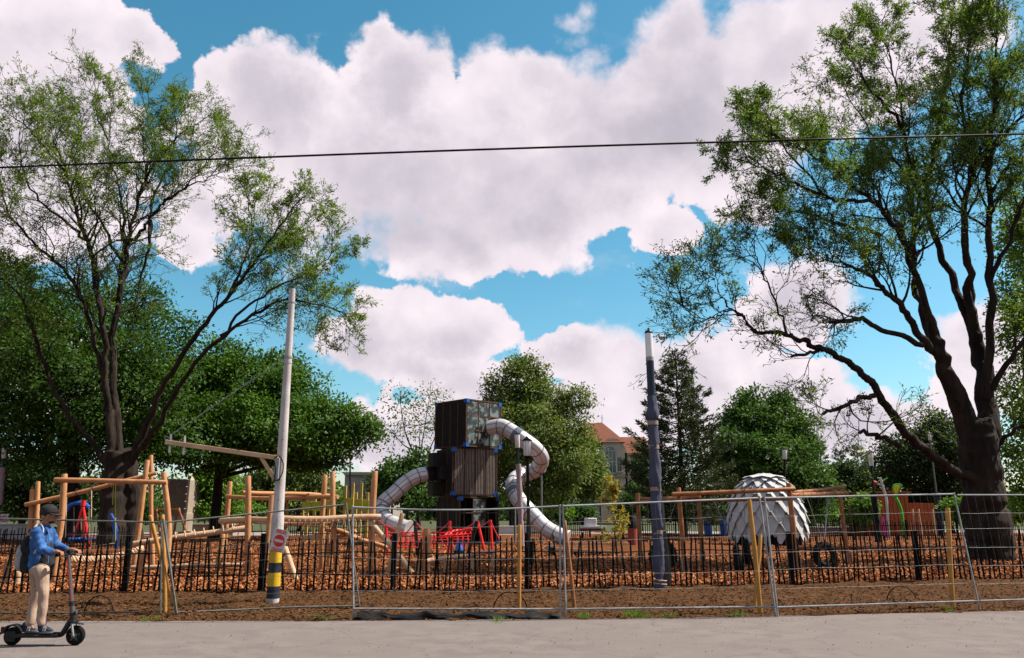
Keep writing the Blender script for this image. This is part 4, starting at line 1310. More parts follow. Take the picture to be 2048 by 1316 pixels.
def sign():
    Y = G(545, 1206).y - .165
    c = at(558, 1081, Y)
    root = thing('no_entry_sign', 'white panel with red no entry disc tied to the concrete pole', 'sign', c)
    k = (at(658, 1081, Y) - c).length / 100
    rot = Matrix.Rotation(math.radians(12), 3, 'Y') @ Matrix.Rotation(math.radians(-10), 3, 'Z')
    W_, H_ = 31 * k, 44 * k
    def flat(name, me, m, x, z, y):
        me.materials.append(MATS[m])
        o = bpy.data.objects.new(name, me); COL.objects.link(o); o.parent = root
        o.matrix_local = Matrix.Translation(rot @ Vector((x, y, z))) @ rot.to_4x4() @ Matrix.Rotation(PI / 2, 4, 'X')
        return o
    def plate(w_, h_, t, r=None):
        m = MB()
        if r: m.lathe((0, 0, -t / 2), [(r, 0), (r, t)], 36)
        else: m.box((0, 0, 0), (w_, h_, t))
        return m.mesh('plate')
    pn = flat('panel', plate(W_, H_, .006), 'sign_white', 0, 0, 0)
    flat('red_disc', plate(0, 0, .004, 11.8 * k), 'sign_red', 0, -.5 * k, -.0055)
    flat('white_bar', plate(19 * k, 5.0 * k, .004), 'sign_white', 0, -.5 * k, -.0095)
    flat('red_strip', plate(22 * k, 6.2 * k, .004), 'sign_red', 0, 17.3 * k, -.0055)
    flat('red_strip', plate(22 * k, 6.2 * k, .004), 'sign_red', 0, -18.2 * k, -.0055)
    flat('lettering', text_mesh('ACCESUL', 4.9 * k, .001), 'sign_white', 0, 17.3 * k, -.0088)
    flat('lettering', text_mesh('INTERZIS', 4.9 * k, .001), 'sign_white', 0, -18.2 * k, -.0088)
sign()

# ------------------------------------------------------------------ lamp posts
mat('lamp_glass', (.62, .63, .66), .25, (.72, .72, .74), 3.0, spec=.6)
mat('lamp_grid', (.30, .30, .31), .4, metal=.3)
def tall_lamp():
    b = G(1321, 1182); Y = b.y
    t = at(1297, 660, Y)
    root = thing('street_lamp', 'tall lamp post wrapped in grey-blue fleece with tape bands', 'street lamp', b)
    ax = lambda y: Vector((b.x + (t.x - b.x) * (1182 - y) / 522, Y, at(1310, y, Y).z))
    k = (at(1410, 1000, Y) - at(1310, 1000, Y)).length / 100
    MB().tube([b - Vector((0, 0, .05)), ax(718)], [.075, .075], 14).build('pole', 'navy_metal', root)
    MB().tube([ax(795), ax(716)], [.088, .088], 18).build('upper_sleeve', 'navy_metal', root)
    gl = MB().tube([ax(716), ax(712), ax(668), ax(664)], [.082, .088, .088, .084], 18).build('lamp_glass', 'lamp_glass', root)
    MB().tube([ax(722), ax(714)], [.092, .090], 18).build('lamp_ring', 'galvanised', gl)
    MB().lathe(ax(667), [(.092, 0), (.094, .03), (.08, .06), (.03, .085), (.022, .11), (.03, .125), (.0, .14)], 18).build('lamp_cap', 'navy_metal', root)
    # wrapped fabric, bunched and creased
    m = MB(); prof = [(792, .100), (815, .118), (826, .155), (834, .15), (842, .10), (868, .118), (885, .125), (890, .112), (898, .112), (930, .122), (955, .138), (975, .122), (979, .112), (1000, .125), (1030, .126), (1055, .125), (1060, .112), (1068, .112), (1100, .128), (1130, .130), (1150, .118), (1158, .10), (1163, .14), (1172, .15), (1182, .12)]
    n = 26; base = len(m.v); rings = []
    for i in range(len(prof) - 1):
        for j in range(4):
            s_ = j / 4
            rings.append((prof[i][0] + (prof[i + 1][0] - prof[i][0]) * s_, prof[i][1] + (prof[i + 1][1] - prof[i][1]) * s_))
    rings.append(prof[-1])
    for y, r in rings:
        c = ax(y)
        for q in range(n):
            a = 2 * PI * q / n
            rr = r * (1 + .05 * math.sin(a * 3 + y * .05) + .05 * math.sin(a * 5 - y * .09) + .035 * math.sin(y * .35 + a * 2)) * (1.0 + .10 * math.sin(y * .11) * math.sin(a + 1))
            m.v.append(c + Vector((math.cos(a) * rr, math.sin(a) * rr, 0)))
    for i in range(len(rings) - 1):
        for q in range(n):
            p0 = base + i * n + q; p1 = base + i * n + (q + 1) % n
            m.f.append((p0, p1, p1 + n, p0 + n))
    wrap = m.build('fleece_wrap', 'fleece', root)
    # loose flap of dark cloth on the right side of the lower half
    fl = MB()
    for y0, y1, w_ in ((985, 1060, .05), (1062, 1170, .14)):
        pts = [ax(y0) + Vector((.11, -.06, 0)), ax(y0) + Vector((.12 + w_ * .4, -.02, 0)), ax((y0 + y1) / 2) + Vector((.12 + w_, -.01, 0)), ax(y1) + Vector((.12 + w_ * .9, -.02, 0)), ax(y1) + Vector((.10, -.08, 0))]
        fl.poly(pts, .03, (0, 1, 0))
    fl.build('loose_flap', 'black_paint', wrap)
    for y in (846, 894, 978, 1064):
        MB().tube([ax(y + 4), ax(y - 4)], .125 if y == 846 else .120, 20).build('tape_band', 'tape', wrap)
    for y in (1160, 1167):
        MB().torus(ax(y), (0.1, 0, 1), .145, .012, 20, 6).build('tie_rope', 'wood_pale', wrap)
tall_lamp()

def small_lamp(lab, base, topx, ytop, glass, r=.045, m='navy_metal', foot=None, wrap=None, lean=None, gw=.11, name='street_lamp'):
    b = base; Y = b.y
    t = at(topx, ytop, Y)
    root = thing(name, lab, 'street lamp', b)
    f = lambda y: b.lerp(t, max(0, min(1, (at(topx, y, Y).z) / t.z)))
    MB().tube([b - Vector((0, 0, .05)), f(ytop + glass)], [r * 1.15, r], 10).build('pole', m, root)
    g0 = f(ytop + glass); g1 = f(ytop + 3)
    gl = MB().tube([g0, g0.lerp(g1, .06), g0.lerp(g1, .94), g1], [gw * .8, gw, gw * 1.12, gw * 1.05], 12).build('lamp_glass', 'lamp_glass', root)
    cg = MB()
    for q in range(6):
        a = 2 * PI * q / 6
        o = Vector((math.cos(a), math.sin(a), 0))
        cg.tube([g0 + o * gw * 1.02, g1 + o * gw * 1.14], .010, 4)
    cg.build('cage', 'lamp_grid', gl)
    MB().lathe(g1, [(gw * 1.25, 0), (gw * 1.25, .05), (gw * .5, .1), (.02, .16)], 12).build('lamp_cap', m, root)
    MB().lathe(g0 - Vector((0, 0, .08)), [(r * 1.2, 0), (gw * .95, .05), (gw * .95, .08)], 12).build('collar', m, root)
    if foot:
        MB().box(b + Vector((0, 0, foot[1] / 2)), (foot[0], foot[0] * .8, foot[1])).build('foot_casing', m, root, smooth=False, bevel=.015)
    if wrap:
        y0, y1, rw, wm = wrap
        pts = [f(y0 + (y1 - y0) * i / 12) for i in range(13)]
        MB().tube(pts, [rw * (1 + .15 * math.sin(i * 2.1)) for i in range(13)], 14, wob=.08).build('wrapping', wm, root)
    return root
mat('purple_wrap', (.22, .16, .19), .8, (.30, .23, .26), 12.0, bump=.5)
small_lamp('slim lamp post wrapped in purple film beside the right slide', G(1044, 1103), 1034, 866, 30, .05, 'navy_metal', wrap=(928, 1092, .12, 'purple_wrap'), gw=.10)
small_lamp('black lamp post with a wide boxed foot in front of the right slide', G(1059, 1134), 1054, 879, 33, .05, 'black_paint', foot=(.26, .78), gw=.11)
small_lamp('lamp post with caged lantern rising behind the shingled dome', gbase(1568, 52), 1569, 896, 23, .06, 'black_paint', gw=.14)
small_lamp('black-wrapped lamp post between the right swing and the wooden shed', G(1757, 1092), 1740, 902, 30, .05, 'black_paint', wrap=(985, 1085, .16, 'black_paint'), gw=.11)
small_lamp('leaning dark-wrapped lamp post left of the big right trunk', G(1884, 1076), 1858, 865, 16, .05, 'galv_dull', wrap=(985, 1072, .22, 'band_black'), gw=.10)
small_lamp('purple-wrapped lamp post at the far left edge', gbase(0, 44), 9, 893, 24, .06, 'navy_metal', wrap=(935, 1010, .13, 'purple_wrap'), gw=.11)
small_lamp('thin dark lamp post in the gap left of the half bare tree', gbase(702, 74), 700, 884, 10, .07, 'black_paint', gw=.10)

# overhead cable
pts = []
for i in range(-14, 43):
    px = i / 28 * 2048
    y = 335 + (268 - 335) * px / 2048 - 4.5 * math.sin(PI * min(1, max(0, px / 2048)))
    pts.append(at(px, y, 15.5 - 1.4 * math.sin(PI * min(1, max(0, px / 2048)))))
tag(MB().tube(pts, .021, 8).build('overhead_cable', 'black_paint'), 'single black cable stretched across the sky above the playground', 'cable')
pts = [at(x, y, Y) for x, y, Y in ((0, 850, 26), (170, 815, 24), (310, 785, 22), (460, 735, 20), (573, 714, 16))]

# ------------------------------------------------------------------ log play frames (left and middle)
mat('rope', (.50, .37, .25), .9, (.60, .47, .34), 30.0, bump=.5)
mat('rope_green', (.30, .32, .06), .9)
mat('rope_dark', (.016, .014, .013), .9)
mat('steel_shoe', (.42, .44, .46), .4, metal=.7)
mat('red_plastic', (.55, .022, .02), .4)
mat('blue_plastic', (.02, .10, .42), .4)
mat('blue_metal', (.012, .07, .30), .4, (.02, .11, .38), 4.0)

def L(root, a, b, Y0, Y1, r, name='post', m='wood', bend=.03, **k):
    o = log(at(*a, Y0), at(*b, Y1), r * .72, name, m, root, bend, **k)
    return o
def rope(root, a, b, Y0, Y1, r=.012, m='rope', name='rope', sag=0.0):
    A, B = at(*a, Y0), at(*b, Y1)
    return MB().tube([A.lerp(B, i / 6) - Vector((0, 0, sag * math.sin(PI * i / 6))) for i in range(7)], r, 6).build(name, m, root)
def foot(root, px, Y, top, r, m='wood', name='post', bend=.03, shoe=False, dx=0):
    """a post from the ground at (px at its foot) to the pixel top"""
    t = at(*top, Y)
    b = Vector((at(px, 1100, Y).x, Y, -.1))
    o = log(b, t, r * .72, name, m, root, bend)
    return o

def frame_left():
    Y = 19.6
    root = thing('log_frame', 'peeled log portal with crossbeam just right of the rider', 'play frame', gbase(225, Y))
    foot(root, 116, Y, (129, 948), .105, bend=.05)
    foot(root, 337, Y, (327, 944), .10, bend=.07)
    L(root, (109, 960), (334, 965), Y - .14, Y - .14, .088, 'crossbeam', bend=.03)
    rope(root, (133, 995), (131, 1075), Y - .3, Y - .3, .010)
    # thick twisted rope
    tr = thing('climbing_rope', 'thick pale twisted rope slung between the left logs', 'rope', gbase(205, 20.5))
    A, B = at(140, 1118, 20.2), at(285, 1097, 21.5)
    for ph in (0, 2.1, 4.2):
        pts = []
        for i in range(61):
            t = i / 60
            c = A.lerp(B, t) - Vector((0, 0, .10 * math.sin(PI * t)))
            a = ph + t * 50
            pts.append(c + Vector((0, math.cos(a), math.sin(a))) * .045)
        MB().tube(pts, .045, 6).build('strand', 'wood_pale', tr)
    Y = 24.5
    r2 = thing('log_frame', 'rear peeled log frame with sloping beam at the far left', 'play frame', gbase(190, Y))
    foot(r2, 62, Y, (66, 978), .12); foot(r2, 72, Y, (76, 963), .10)
    foot(r2, 270, Y, (295, 920), .11); foot(r2, 310, Y + .4, (302, 910), .095)
    L(r2, (50, 1010), (313, 946), Y - .2, Y + .15, .095, 'sloping_beam', bend=.05)
    rope(r2, (183, 975), (182, 1103), Y - .2, Y - .2, .014); rope(r2, (231, 965), (231, 1100), Y, Y, .014, 'rope_green')
    rope(r2, (227, 967), (225, 1010), Y, Y, .012, 'rope_green', sag=.0)
    rope(r2, (182, 1093), (231, 1086), Y - .2, Y, .012)
    for x in (155, 188, 222):
        y = 1010 - (x - 50) * .243
        MB().torus(at(x, y, Y - .1), (1, 0, .2), .105, .012, 16, 5).build('strap', 'rope_dark', r2)
    st = thing('timber_post', 'short squared timber post stub left of the rider', 'post', gbase(28, 19.2))
    log(gbase(28, 19.2), gbase(28, 19.2) + Vector((0, 0, .62)), .09, 'shaft', 'wood', st)
    st = thing('timber_post', 'short pale post stub behind the rider backpack', 'post', gbase(50, 18.8))
    log(gbase(50, 18.8), gbase(50, 18.8) + Vector((0, 0, .35)), .07, 'shaft', 'wood_pale', st)
frame_left()

def net(root, corners, nx, ny, r=.011, m='rope_dark', name='net', sag=.05):
    """rope net between four corner points TL TR BL BR"""
    TL, TR, BL, BR = [Vector(c) for c in corners]
    mb = MB()
    def P(u, v):
        return TL.lerp(TR, u).lerp(BL.lerp(BR, u), v) + Vector((.03 * math.sin(9 * u + 4 * v), sag * math.sin(PI * v), .03 * math.sin(7 * v + 5 * u)))
    for i in range(nx + 1):
        mb.tube([P(i / nx, j / 6) for j in range(7)], r, 4, cap=False)
    for j in range(ny + 1):
        mb.tube([P(i / 10, j / ny) for i in range(11)], r, 4, cap=False)
    return kind(mb.build(name, m, root), 'stuff')

def frame_mid():
    Y = 22.0
    r = thing('balance_log', 'long low pale log with hanging net left of the concrete pole', 'play frame', gbase(370, Y))
    L(r, (256, 1090), (497, 1055), Y, Y + .6, .115, 'balance_beam', 'wood_pale', bend=.05)
    foot(r, 437, Y + .3, (446, 1068), .10); foot(r, 285, Y + .1, (286, 1085), .09)
    for i in range(7):
        x = 350 + i * 19
        y = 1094 - (x - 256) * .145
        MB().tube([at(x, y - 16, Y + .1), at(x + 2, y - 4, Y + .02)], .02, 6).build('peg', 'wood_pale', r)
    net(r, (at(345, 1090, Y), at(485, 1070, Y + .3), at(335, 1140, Y - .2), at(480, 1130, Y)), 9, 4)
    L(r, (262, 1135), (500, 1130), Y + 1.2, Y + 1.4, .08, 'ground_log', 'wood_pale', bend=.03)
    # middle log frame
    Y = 23.0
    r = thing('log_frame', 'large peeled log climbing frame around the concrete pole with rope nets', 'play frame', gbase(600, Y))
    foot(r, 448, Y + 3, (460, 963), .12); foot(r, 501, Y - 1, (496, 952), .115, bend=.04)
    foot(r, 524, Y - 1.6, (545, 990), .11, bend=.06)
    foot(r, 646, Y + .6, (650, 950), .11); foot(r, 677, Y - .4, (665, 943), .11, bend=.05); foot(r, 742, Y - .2, (750, 942), .125)
    L(r, (453, 993), (676, 994), Y + 2.8, Y - .2, .095, 'crossbeam'); L(r, (485, 985), (668, 992), Y - .7, Y + 1.2, .09, 'crossbeam')
    L(r, (441, 1042), (556, 1040), Y + 1, Y - 1.2, .125, 'low_beam', 'wood_pale'); L(r, (560, 1037), (762, 1034), Y - .9, Y - .4, .125, 'low_beam', 'wood_pale', bend=.04)
    L(r, (560, 1048), (670, 1046), Y + 1, Y + 1.4, .09, 'low_beam', 'wood'); L(r, (740, 1043), (825, 1147), Y - .4, Y - .9, .105, 'slanting_log', 'wood_pale')
    L(r, (650, 1057), (712, 1078), Y + 2, Y + 2, .11, 'twisted_log', bend=.16); L(r, (700, 1070), (775, 1096), Y + 2, Y + 2.2, .105, 'twisted_log', bend=.08)
    L(r, (655, 1080), (712, 1062), Y + 2.4, Y + 2.2, .10, 'twisted_log', bend=.1)
    foot(r, 660, Y + 2.3, (657, 1058), .10); L(r, (475, 1052), (505, 1046), Y + 1.6, Y + 1.6, .11, 'low_beam')
    net(r, (at(566, 1042, Y - .9), at(738, 1040, Y - .4), at(560, 1112, Y - .2), at(745, 1116, Y)), 13, 6, .010)
    net(r, (at(450, 1048, Y + 1), at(552, 1046, Y - 1), at(448, 1105, Y + .6), at(548, 1108, Y - .6)), 7, 4, .010)
    for i in range(14):
        x = 578 + i * 11
        MB().tube([at(x, 1040, Y - 1.0), at(x - 4, 1056, Y - .8)], .014, 5).build('lashing', 'rope', r)
    L(r, (570, 1095), (594, 1165), Y - 2.3, Y - 2.7, .10, 'slanting_log', 'wood_pale', bend=0)
    bb = thing('timber_plank', 'pale sawn plank leaning below the middle net', 'plank', gbase(628, 24))
    MB().bar(at(604, 1077, 24), at(648, 1070, 24), .05, .14).build('board', 'wood_pale', bb, smooth=False, bevel=.005)
    # low single pieces right of it
    p = thing('balance_beam', 'pale low balance beam on short posts below the red net', 'play beam', gbase(920, 23.0))
    L(p, (852, 1122), (990, 1102), 22.0, 24.5, .085, 'beam', 'wood_pale', bend=.01)
    for x, Yp, y in ((840, 22.6, 1112), (890, 22.9, 1117), (945, 23.8, 1110), (985, 24.4, 1103)):
        foot(p, x, Yp, (x, y), .075, 'wood_pale')
    p = thing('timber_post', 'thick upright timber post in front of the red net', 'post', G(852, 1148))
    log(G(852, 1148) - Vector((0, 0, .1)), at(854, 1057, G(852, 1148).y), .115, 'shaft', 'wood', p, bend=.01)
    p = thing('timber_post', 'slanting pale pole left of the red net', 'post', gbase(780, 22.5))
    log(gbase(779, 22.5), at(805, 1027, 22.5), .07, 'shaft', 'wood_pale', p, bend=.02)
frame_mid()

# yellow-green climbing boards far behind
mat('lime_board', (.36, .36, .035), .6, (.44, .42, .05), 3.0)
mat('yellow_post', (.42, .30, .07), .6, (.50, .37, .10), 3.0)
def lime_frame():
    Y = 50.0
    r = thing('play_tower', 'yellow post and lime board climbing frame behind the middle log frame', 'play frame', gbase(680, Y))
    for x, y in ((616, 985), (630, 980), (644, 982), (690, 972), (705, 966), (722, 966), (735, 985), (712, 985), (658, 990)):
        Yp = Y + random.uniform(-1, 2)
        MB().box((at(x, 1000, Yp).x, Yp, at(x, y, Yp).z / 2), (.16, .16, at(x, y, Yp).z)).build('post', 'yellow_post', r, smooth=False, bevel=.01)
    for x0, x1, y0, y1, dy in ((604, 622, 1003, 1020, -1.2), (624, 645, 1003, 1022, -1.2), (648, 668, 1001, 1018, -1.3), (690, 706, 996, 1020, -1.1), (708, 724, 998, 1018, -1.3), (722, 737, 1000, 1022, -1.15)):
        m = MB(); pbox(m, x0, y0, x1, y1, Y, .06, dy); m.build('board', 'lime_board', r, smooth=False, bevel=.01)
    m = MB(); pbox(m, 540, 992, 612, 1000, 55, 3); o = thing('shelter_roof', 'dark flat shelter with posts behind the concrete pole', 'shelter', gbase(575, 55))
    m.build('roof', 'navy_metal', o, smooth=False)
    for x in (545, 575, 607):
        MB().box((at(x, 1000, 56).x, 56, at(x, 999, 56).z / 2), (.14, .14, at(x, 999, 56).z)).build('post', 'yellow_post', o, smooth=False)
    Y = 46
    r = thing('swing_frame', 'small yellow timber swing frame behind the left balance log', 'swing', gbase(335, Y))
    L(r, (305, 1019), (361, 1019), Y, Y, .11, 'crossbeam', 'wood_yellow', bend=.01)
    for t_, b_ in (((310, 1016), 300), ((312, 1016), 322), ((355, 1016), 343), ((357, 1016), 378)):
        foot(r, b_, Y + (.8 if b_ in (300, 343) else -.8), t_, .10, 'wood_brown')
lime_frame()

# blue and red roundabout by the big left trunk
def roundabout():
    Y = 36.0
    r = thing('roundabout_swing', 'blue basket swing on red legs left of the big left trunk', 'swing', gbase(160, Y))
    c = at(163, 1078, Y)
    MB().lathe(c - Vector((0, 0, .16)), [(.25, 0), (.50, .08), (.56, .17), (.52, .22), (.48, .16), (.2, .06)], 22).build('basket', 'blue_plastic', r)
    top = at(166, 1012, Y)
    for px, dy in ((140, -.3), (168, .6), (180, -.3)):
        b = Vector((at(px, 1100, Y + dy).x, Y + dy, 0))
        MB().tube([b, top], .06, 8).build('leg', 'red_plastic', r)
    MB().tube([top, top + Vector((0, 0, .25))], .10, 10).build('hub', 'red_plastic', r)
    a = [at(x, y, Y + .2) for x, y in ((132, 1022), (140, 1011), (155, 1006), (168, 1007), (178, 1015))]
    MB().tube(smooth_pts(a, 5), .09, 8).build('arch', 'blue_plastic', r)
    for px in (148, 178):
        MB().tube([at(px, 1014, Y + .1), at(px, 1078, Y)], .012, 5).build('chain', 'galvanised', r)
    r = thing('play_board', 'narrow curved blue panel beside the right of the big left trunk', 'play panel', gbase(226, 33))
    pts = [at(x, y, 33) for x, y in ((218, 1028), (223, 1045), (226, 1070), (229, 1098), (234, 1098), (234, 1062), (229, 1040), (222, 1026))]
    MB().poly(pts, .12, (0, 1, 0)).build('panel', 'blue_plastic', r, smooth=False, bevel=.02)
roundabout()

# ------------------------------------------------------------------ right hand swing frame with tyres
mat('rubber', (.005, .005, .005), .9, (.010, .010, .010), 12.0, bump=.4, spec=.15)
def swings():
    YA, YB, YC, YD, YE = 27.0, 23.2, 27.0, 23.4, 26.4
    r = thing('swing_frame', 'long brown timber frame carrying the tyre swings on the right', 'swing', gbase(1480, 25))
    for px, Y, top, rr in ((1281, YA, (1275, 986), .10), (1368, YB, (1357, 975), .10), (1404, YC, (1396, 990), .10), (1592, YD, (1577, 966), .115), (1696, YE, (1677, 974), .10)):
        o = foot(r, px, Y, top, rr, 'wood_brown', bend=.015)
        sh = MB()
        bx = at(px, 1100, Y).x
        for s_ in (-1, 1):
            sh.box((bx + s_ * rr * .76, Y - .02, .20), (.012, .12, .44))
        sh.build('steel_shoe', 'steel_shoe', o, smooth=False)
    for a, b, Y0, Y1, rr in (((1344, 989), (1590, 978), YB - .16, YD - .16, .095), ((1264, 1008), (1400, 993), YA - .2, YB + .3, .09), ((1272, 999), (1400, 994), YA + .15, YC + .15, .085), ((1394, 1001), (1586, 997), YC - .1, YD + .3, .085),
                            ((1583, 991), (1694, 986), YD + .2, YE - .2, .105), ((1585, 985), (1690, 974), YD + .3, YE + .2, .085)):
        L(r, a, b, Y0, Y1, rr, 'beam', 'wood_brown', bend=.015)
    L(r, (1687, 985), (1692, 960), YE + .6, YE + .6, .09, 'broom_head', 'wood_brown', bend=0) if False else None
    def tyre(lab, px, py, Y, axis, R, hangers, rr=.095):
        c = at(px, py, Y)
        t = thing('tyre_swing', lab, 'swing', c - Vector((0, 0, R + rr)), 'tyre swings')
        ty = MB().torus(c, axis, R, rr, 28, 12, 1.15).build('tyre', 'rubber', t)
        tr_ = MB()
        u, w_ = frame(Vector(axis))
        for i in range(36):
            a = 2 * PI * i / 36
            o = u * math.cos(a) + w_ * math.sin(a)
            for s_ in (-1, 1):
                p = c + o * (R + rr * .97) + Vector(axis).normalized() * s_ * .05
                tr_.box(p, (.03, .03, .03))
        kind(tr_.build('tread', 'rubber', ty, smooth=False), 'stuff')
        for (hx, hy, HY) in hangers:
            MB().tube([c + Vector((0, 0, R * .95)), at(hx, hy, HY)], .009, 5).build('chain', 'galvanised', t)
    tyre('big tyre swing facing the path under the rightmost beam', 1650, 1111, 24.6, (.25, -1, .1), .30, ((1612, 990, 23.8), (1658, 986, 25.6), (1655, 986, 25.0)))
    tyre('tyre swing half hidden behind the tall wrapped lamp post', 1326, 1112, 24.5, (.3, -1, 0), .36, ((1352, 1000, 23.8), (1300, 1004, 26)))
    tyre('tyre swing seen edge-on in front of the dome, the larger one', 1475, 1119, 23.4, (1, -.25, .05), .30, ((1423, 992, 23.2), (1452, 988, 23.2)))
    tyre('smaller tyre swing seen edge-on just right of the larger edge-on one', 1493, 1104, 26.0, (1, -.35, 0), .28, ((1488, 998, 25.4), (1500, 997, 25.2)))
swings()

# ------------------------------------------------------------------ shingled dome
mat('shingle', (.40, .41, .43), .75, (.48, .485, .50), 6.0, stretch=(1, 1, .2), bump=.3, bscale=20)
mat('dome_core', (.012, .012, .013), .9)
def dome():
    c = G(1537, 1090); Y = c.y
    root = thing('shingled_dome', 'grey pine-cone shaped play dome covered in pointed shingles', 'play dome', c)
    R, H = 1.90, 3.62
    prof = lambda t: R * max(.02, 1 - max(0, (t - .22) / .78) ** 2.2) ** .5 * (1 - .06 * max(0, .2 - t) / .2)
    pts = [(max(.02, prof(i / 14) - .12), H * i / 14 * .985 + .05) for i in range(15)]
    MB().lathe(c, pts, 28).build('core', 'dome_core', root)
    n = 16
    T0 = (.0, .15, .30, .45, .585, .70, .80, .885)
    for row, t0 in enumerate(T0):
        t1 = min(1.0, t0 + (.36 if row < 5 else .25))
        nn = n if row < 6 else 12
        for k in range(nn):
            a = 2 * PI * (k + .5 * (row % 2)) / nn
            tm = t0 + (t1 - t0) * .42
            zb, zm, zt = H * t0 + .02, H * tm, H * t1
            rb, rm, rt = prof(min(t0, .985)) + .20, prof(min(tm, .985)) + .09, prof(min(t1, .985)) - .08
            if row == 0: zb += .10
            hw = PI / nn * .91
            def pt(rr, da, z): return c + Vector((rr * math.cos(a + da), rr * math.sin(a + da), z))
            tipw = .17
            Pq = [pt(rb, -hw * tipw, zb), pt(rb, hw * tipw, zb), pt(rm, hw * .98, zm), pt(rt, hw * .5, zt), pt(rt, -hw * .5, zt), pt(rm, -hw * .98, zm)]
            j = random.uniform(-.02, .02)
            nrm = (Pq[1] - Pq[0]).cross(Pq[3] - Pq[0]).normalized()
            if nrm.dot(Vector((math.cos(a), math.sin(a), .1))) < 0: nrm = -nrm
            Pq = [p + nrm * j for p in Pq]
            MB().poly(Pq, .04, nrm).build('shingle', 'shingle', root, smooth=False)
    tp = MB()
    for k in range(8):
        a = 2 * PI * k / 8
        tp.poly([c + Vector((0, 0, H + .04)), c + Vector((.95 * math.cos(a - .40), .95 * math.sin(a - .40), H - .13)), c + Vector((1.15 * math.cos(a), 1.15 * math.sin(a), H - .22)), c + Vector((.95 * math.cos(a + .40), .95 * math.sin(a + .40), H - .13))], .03, (0, 0, 1))
    tp.build('crown_cap', 'shingle', root, smooth=False)
dome()

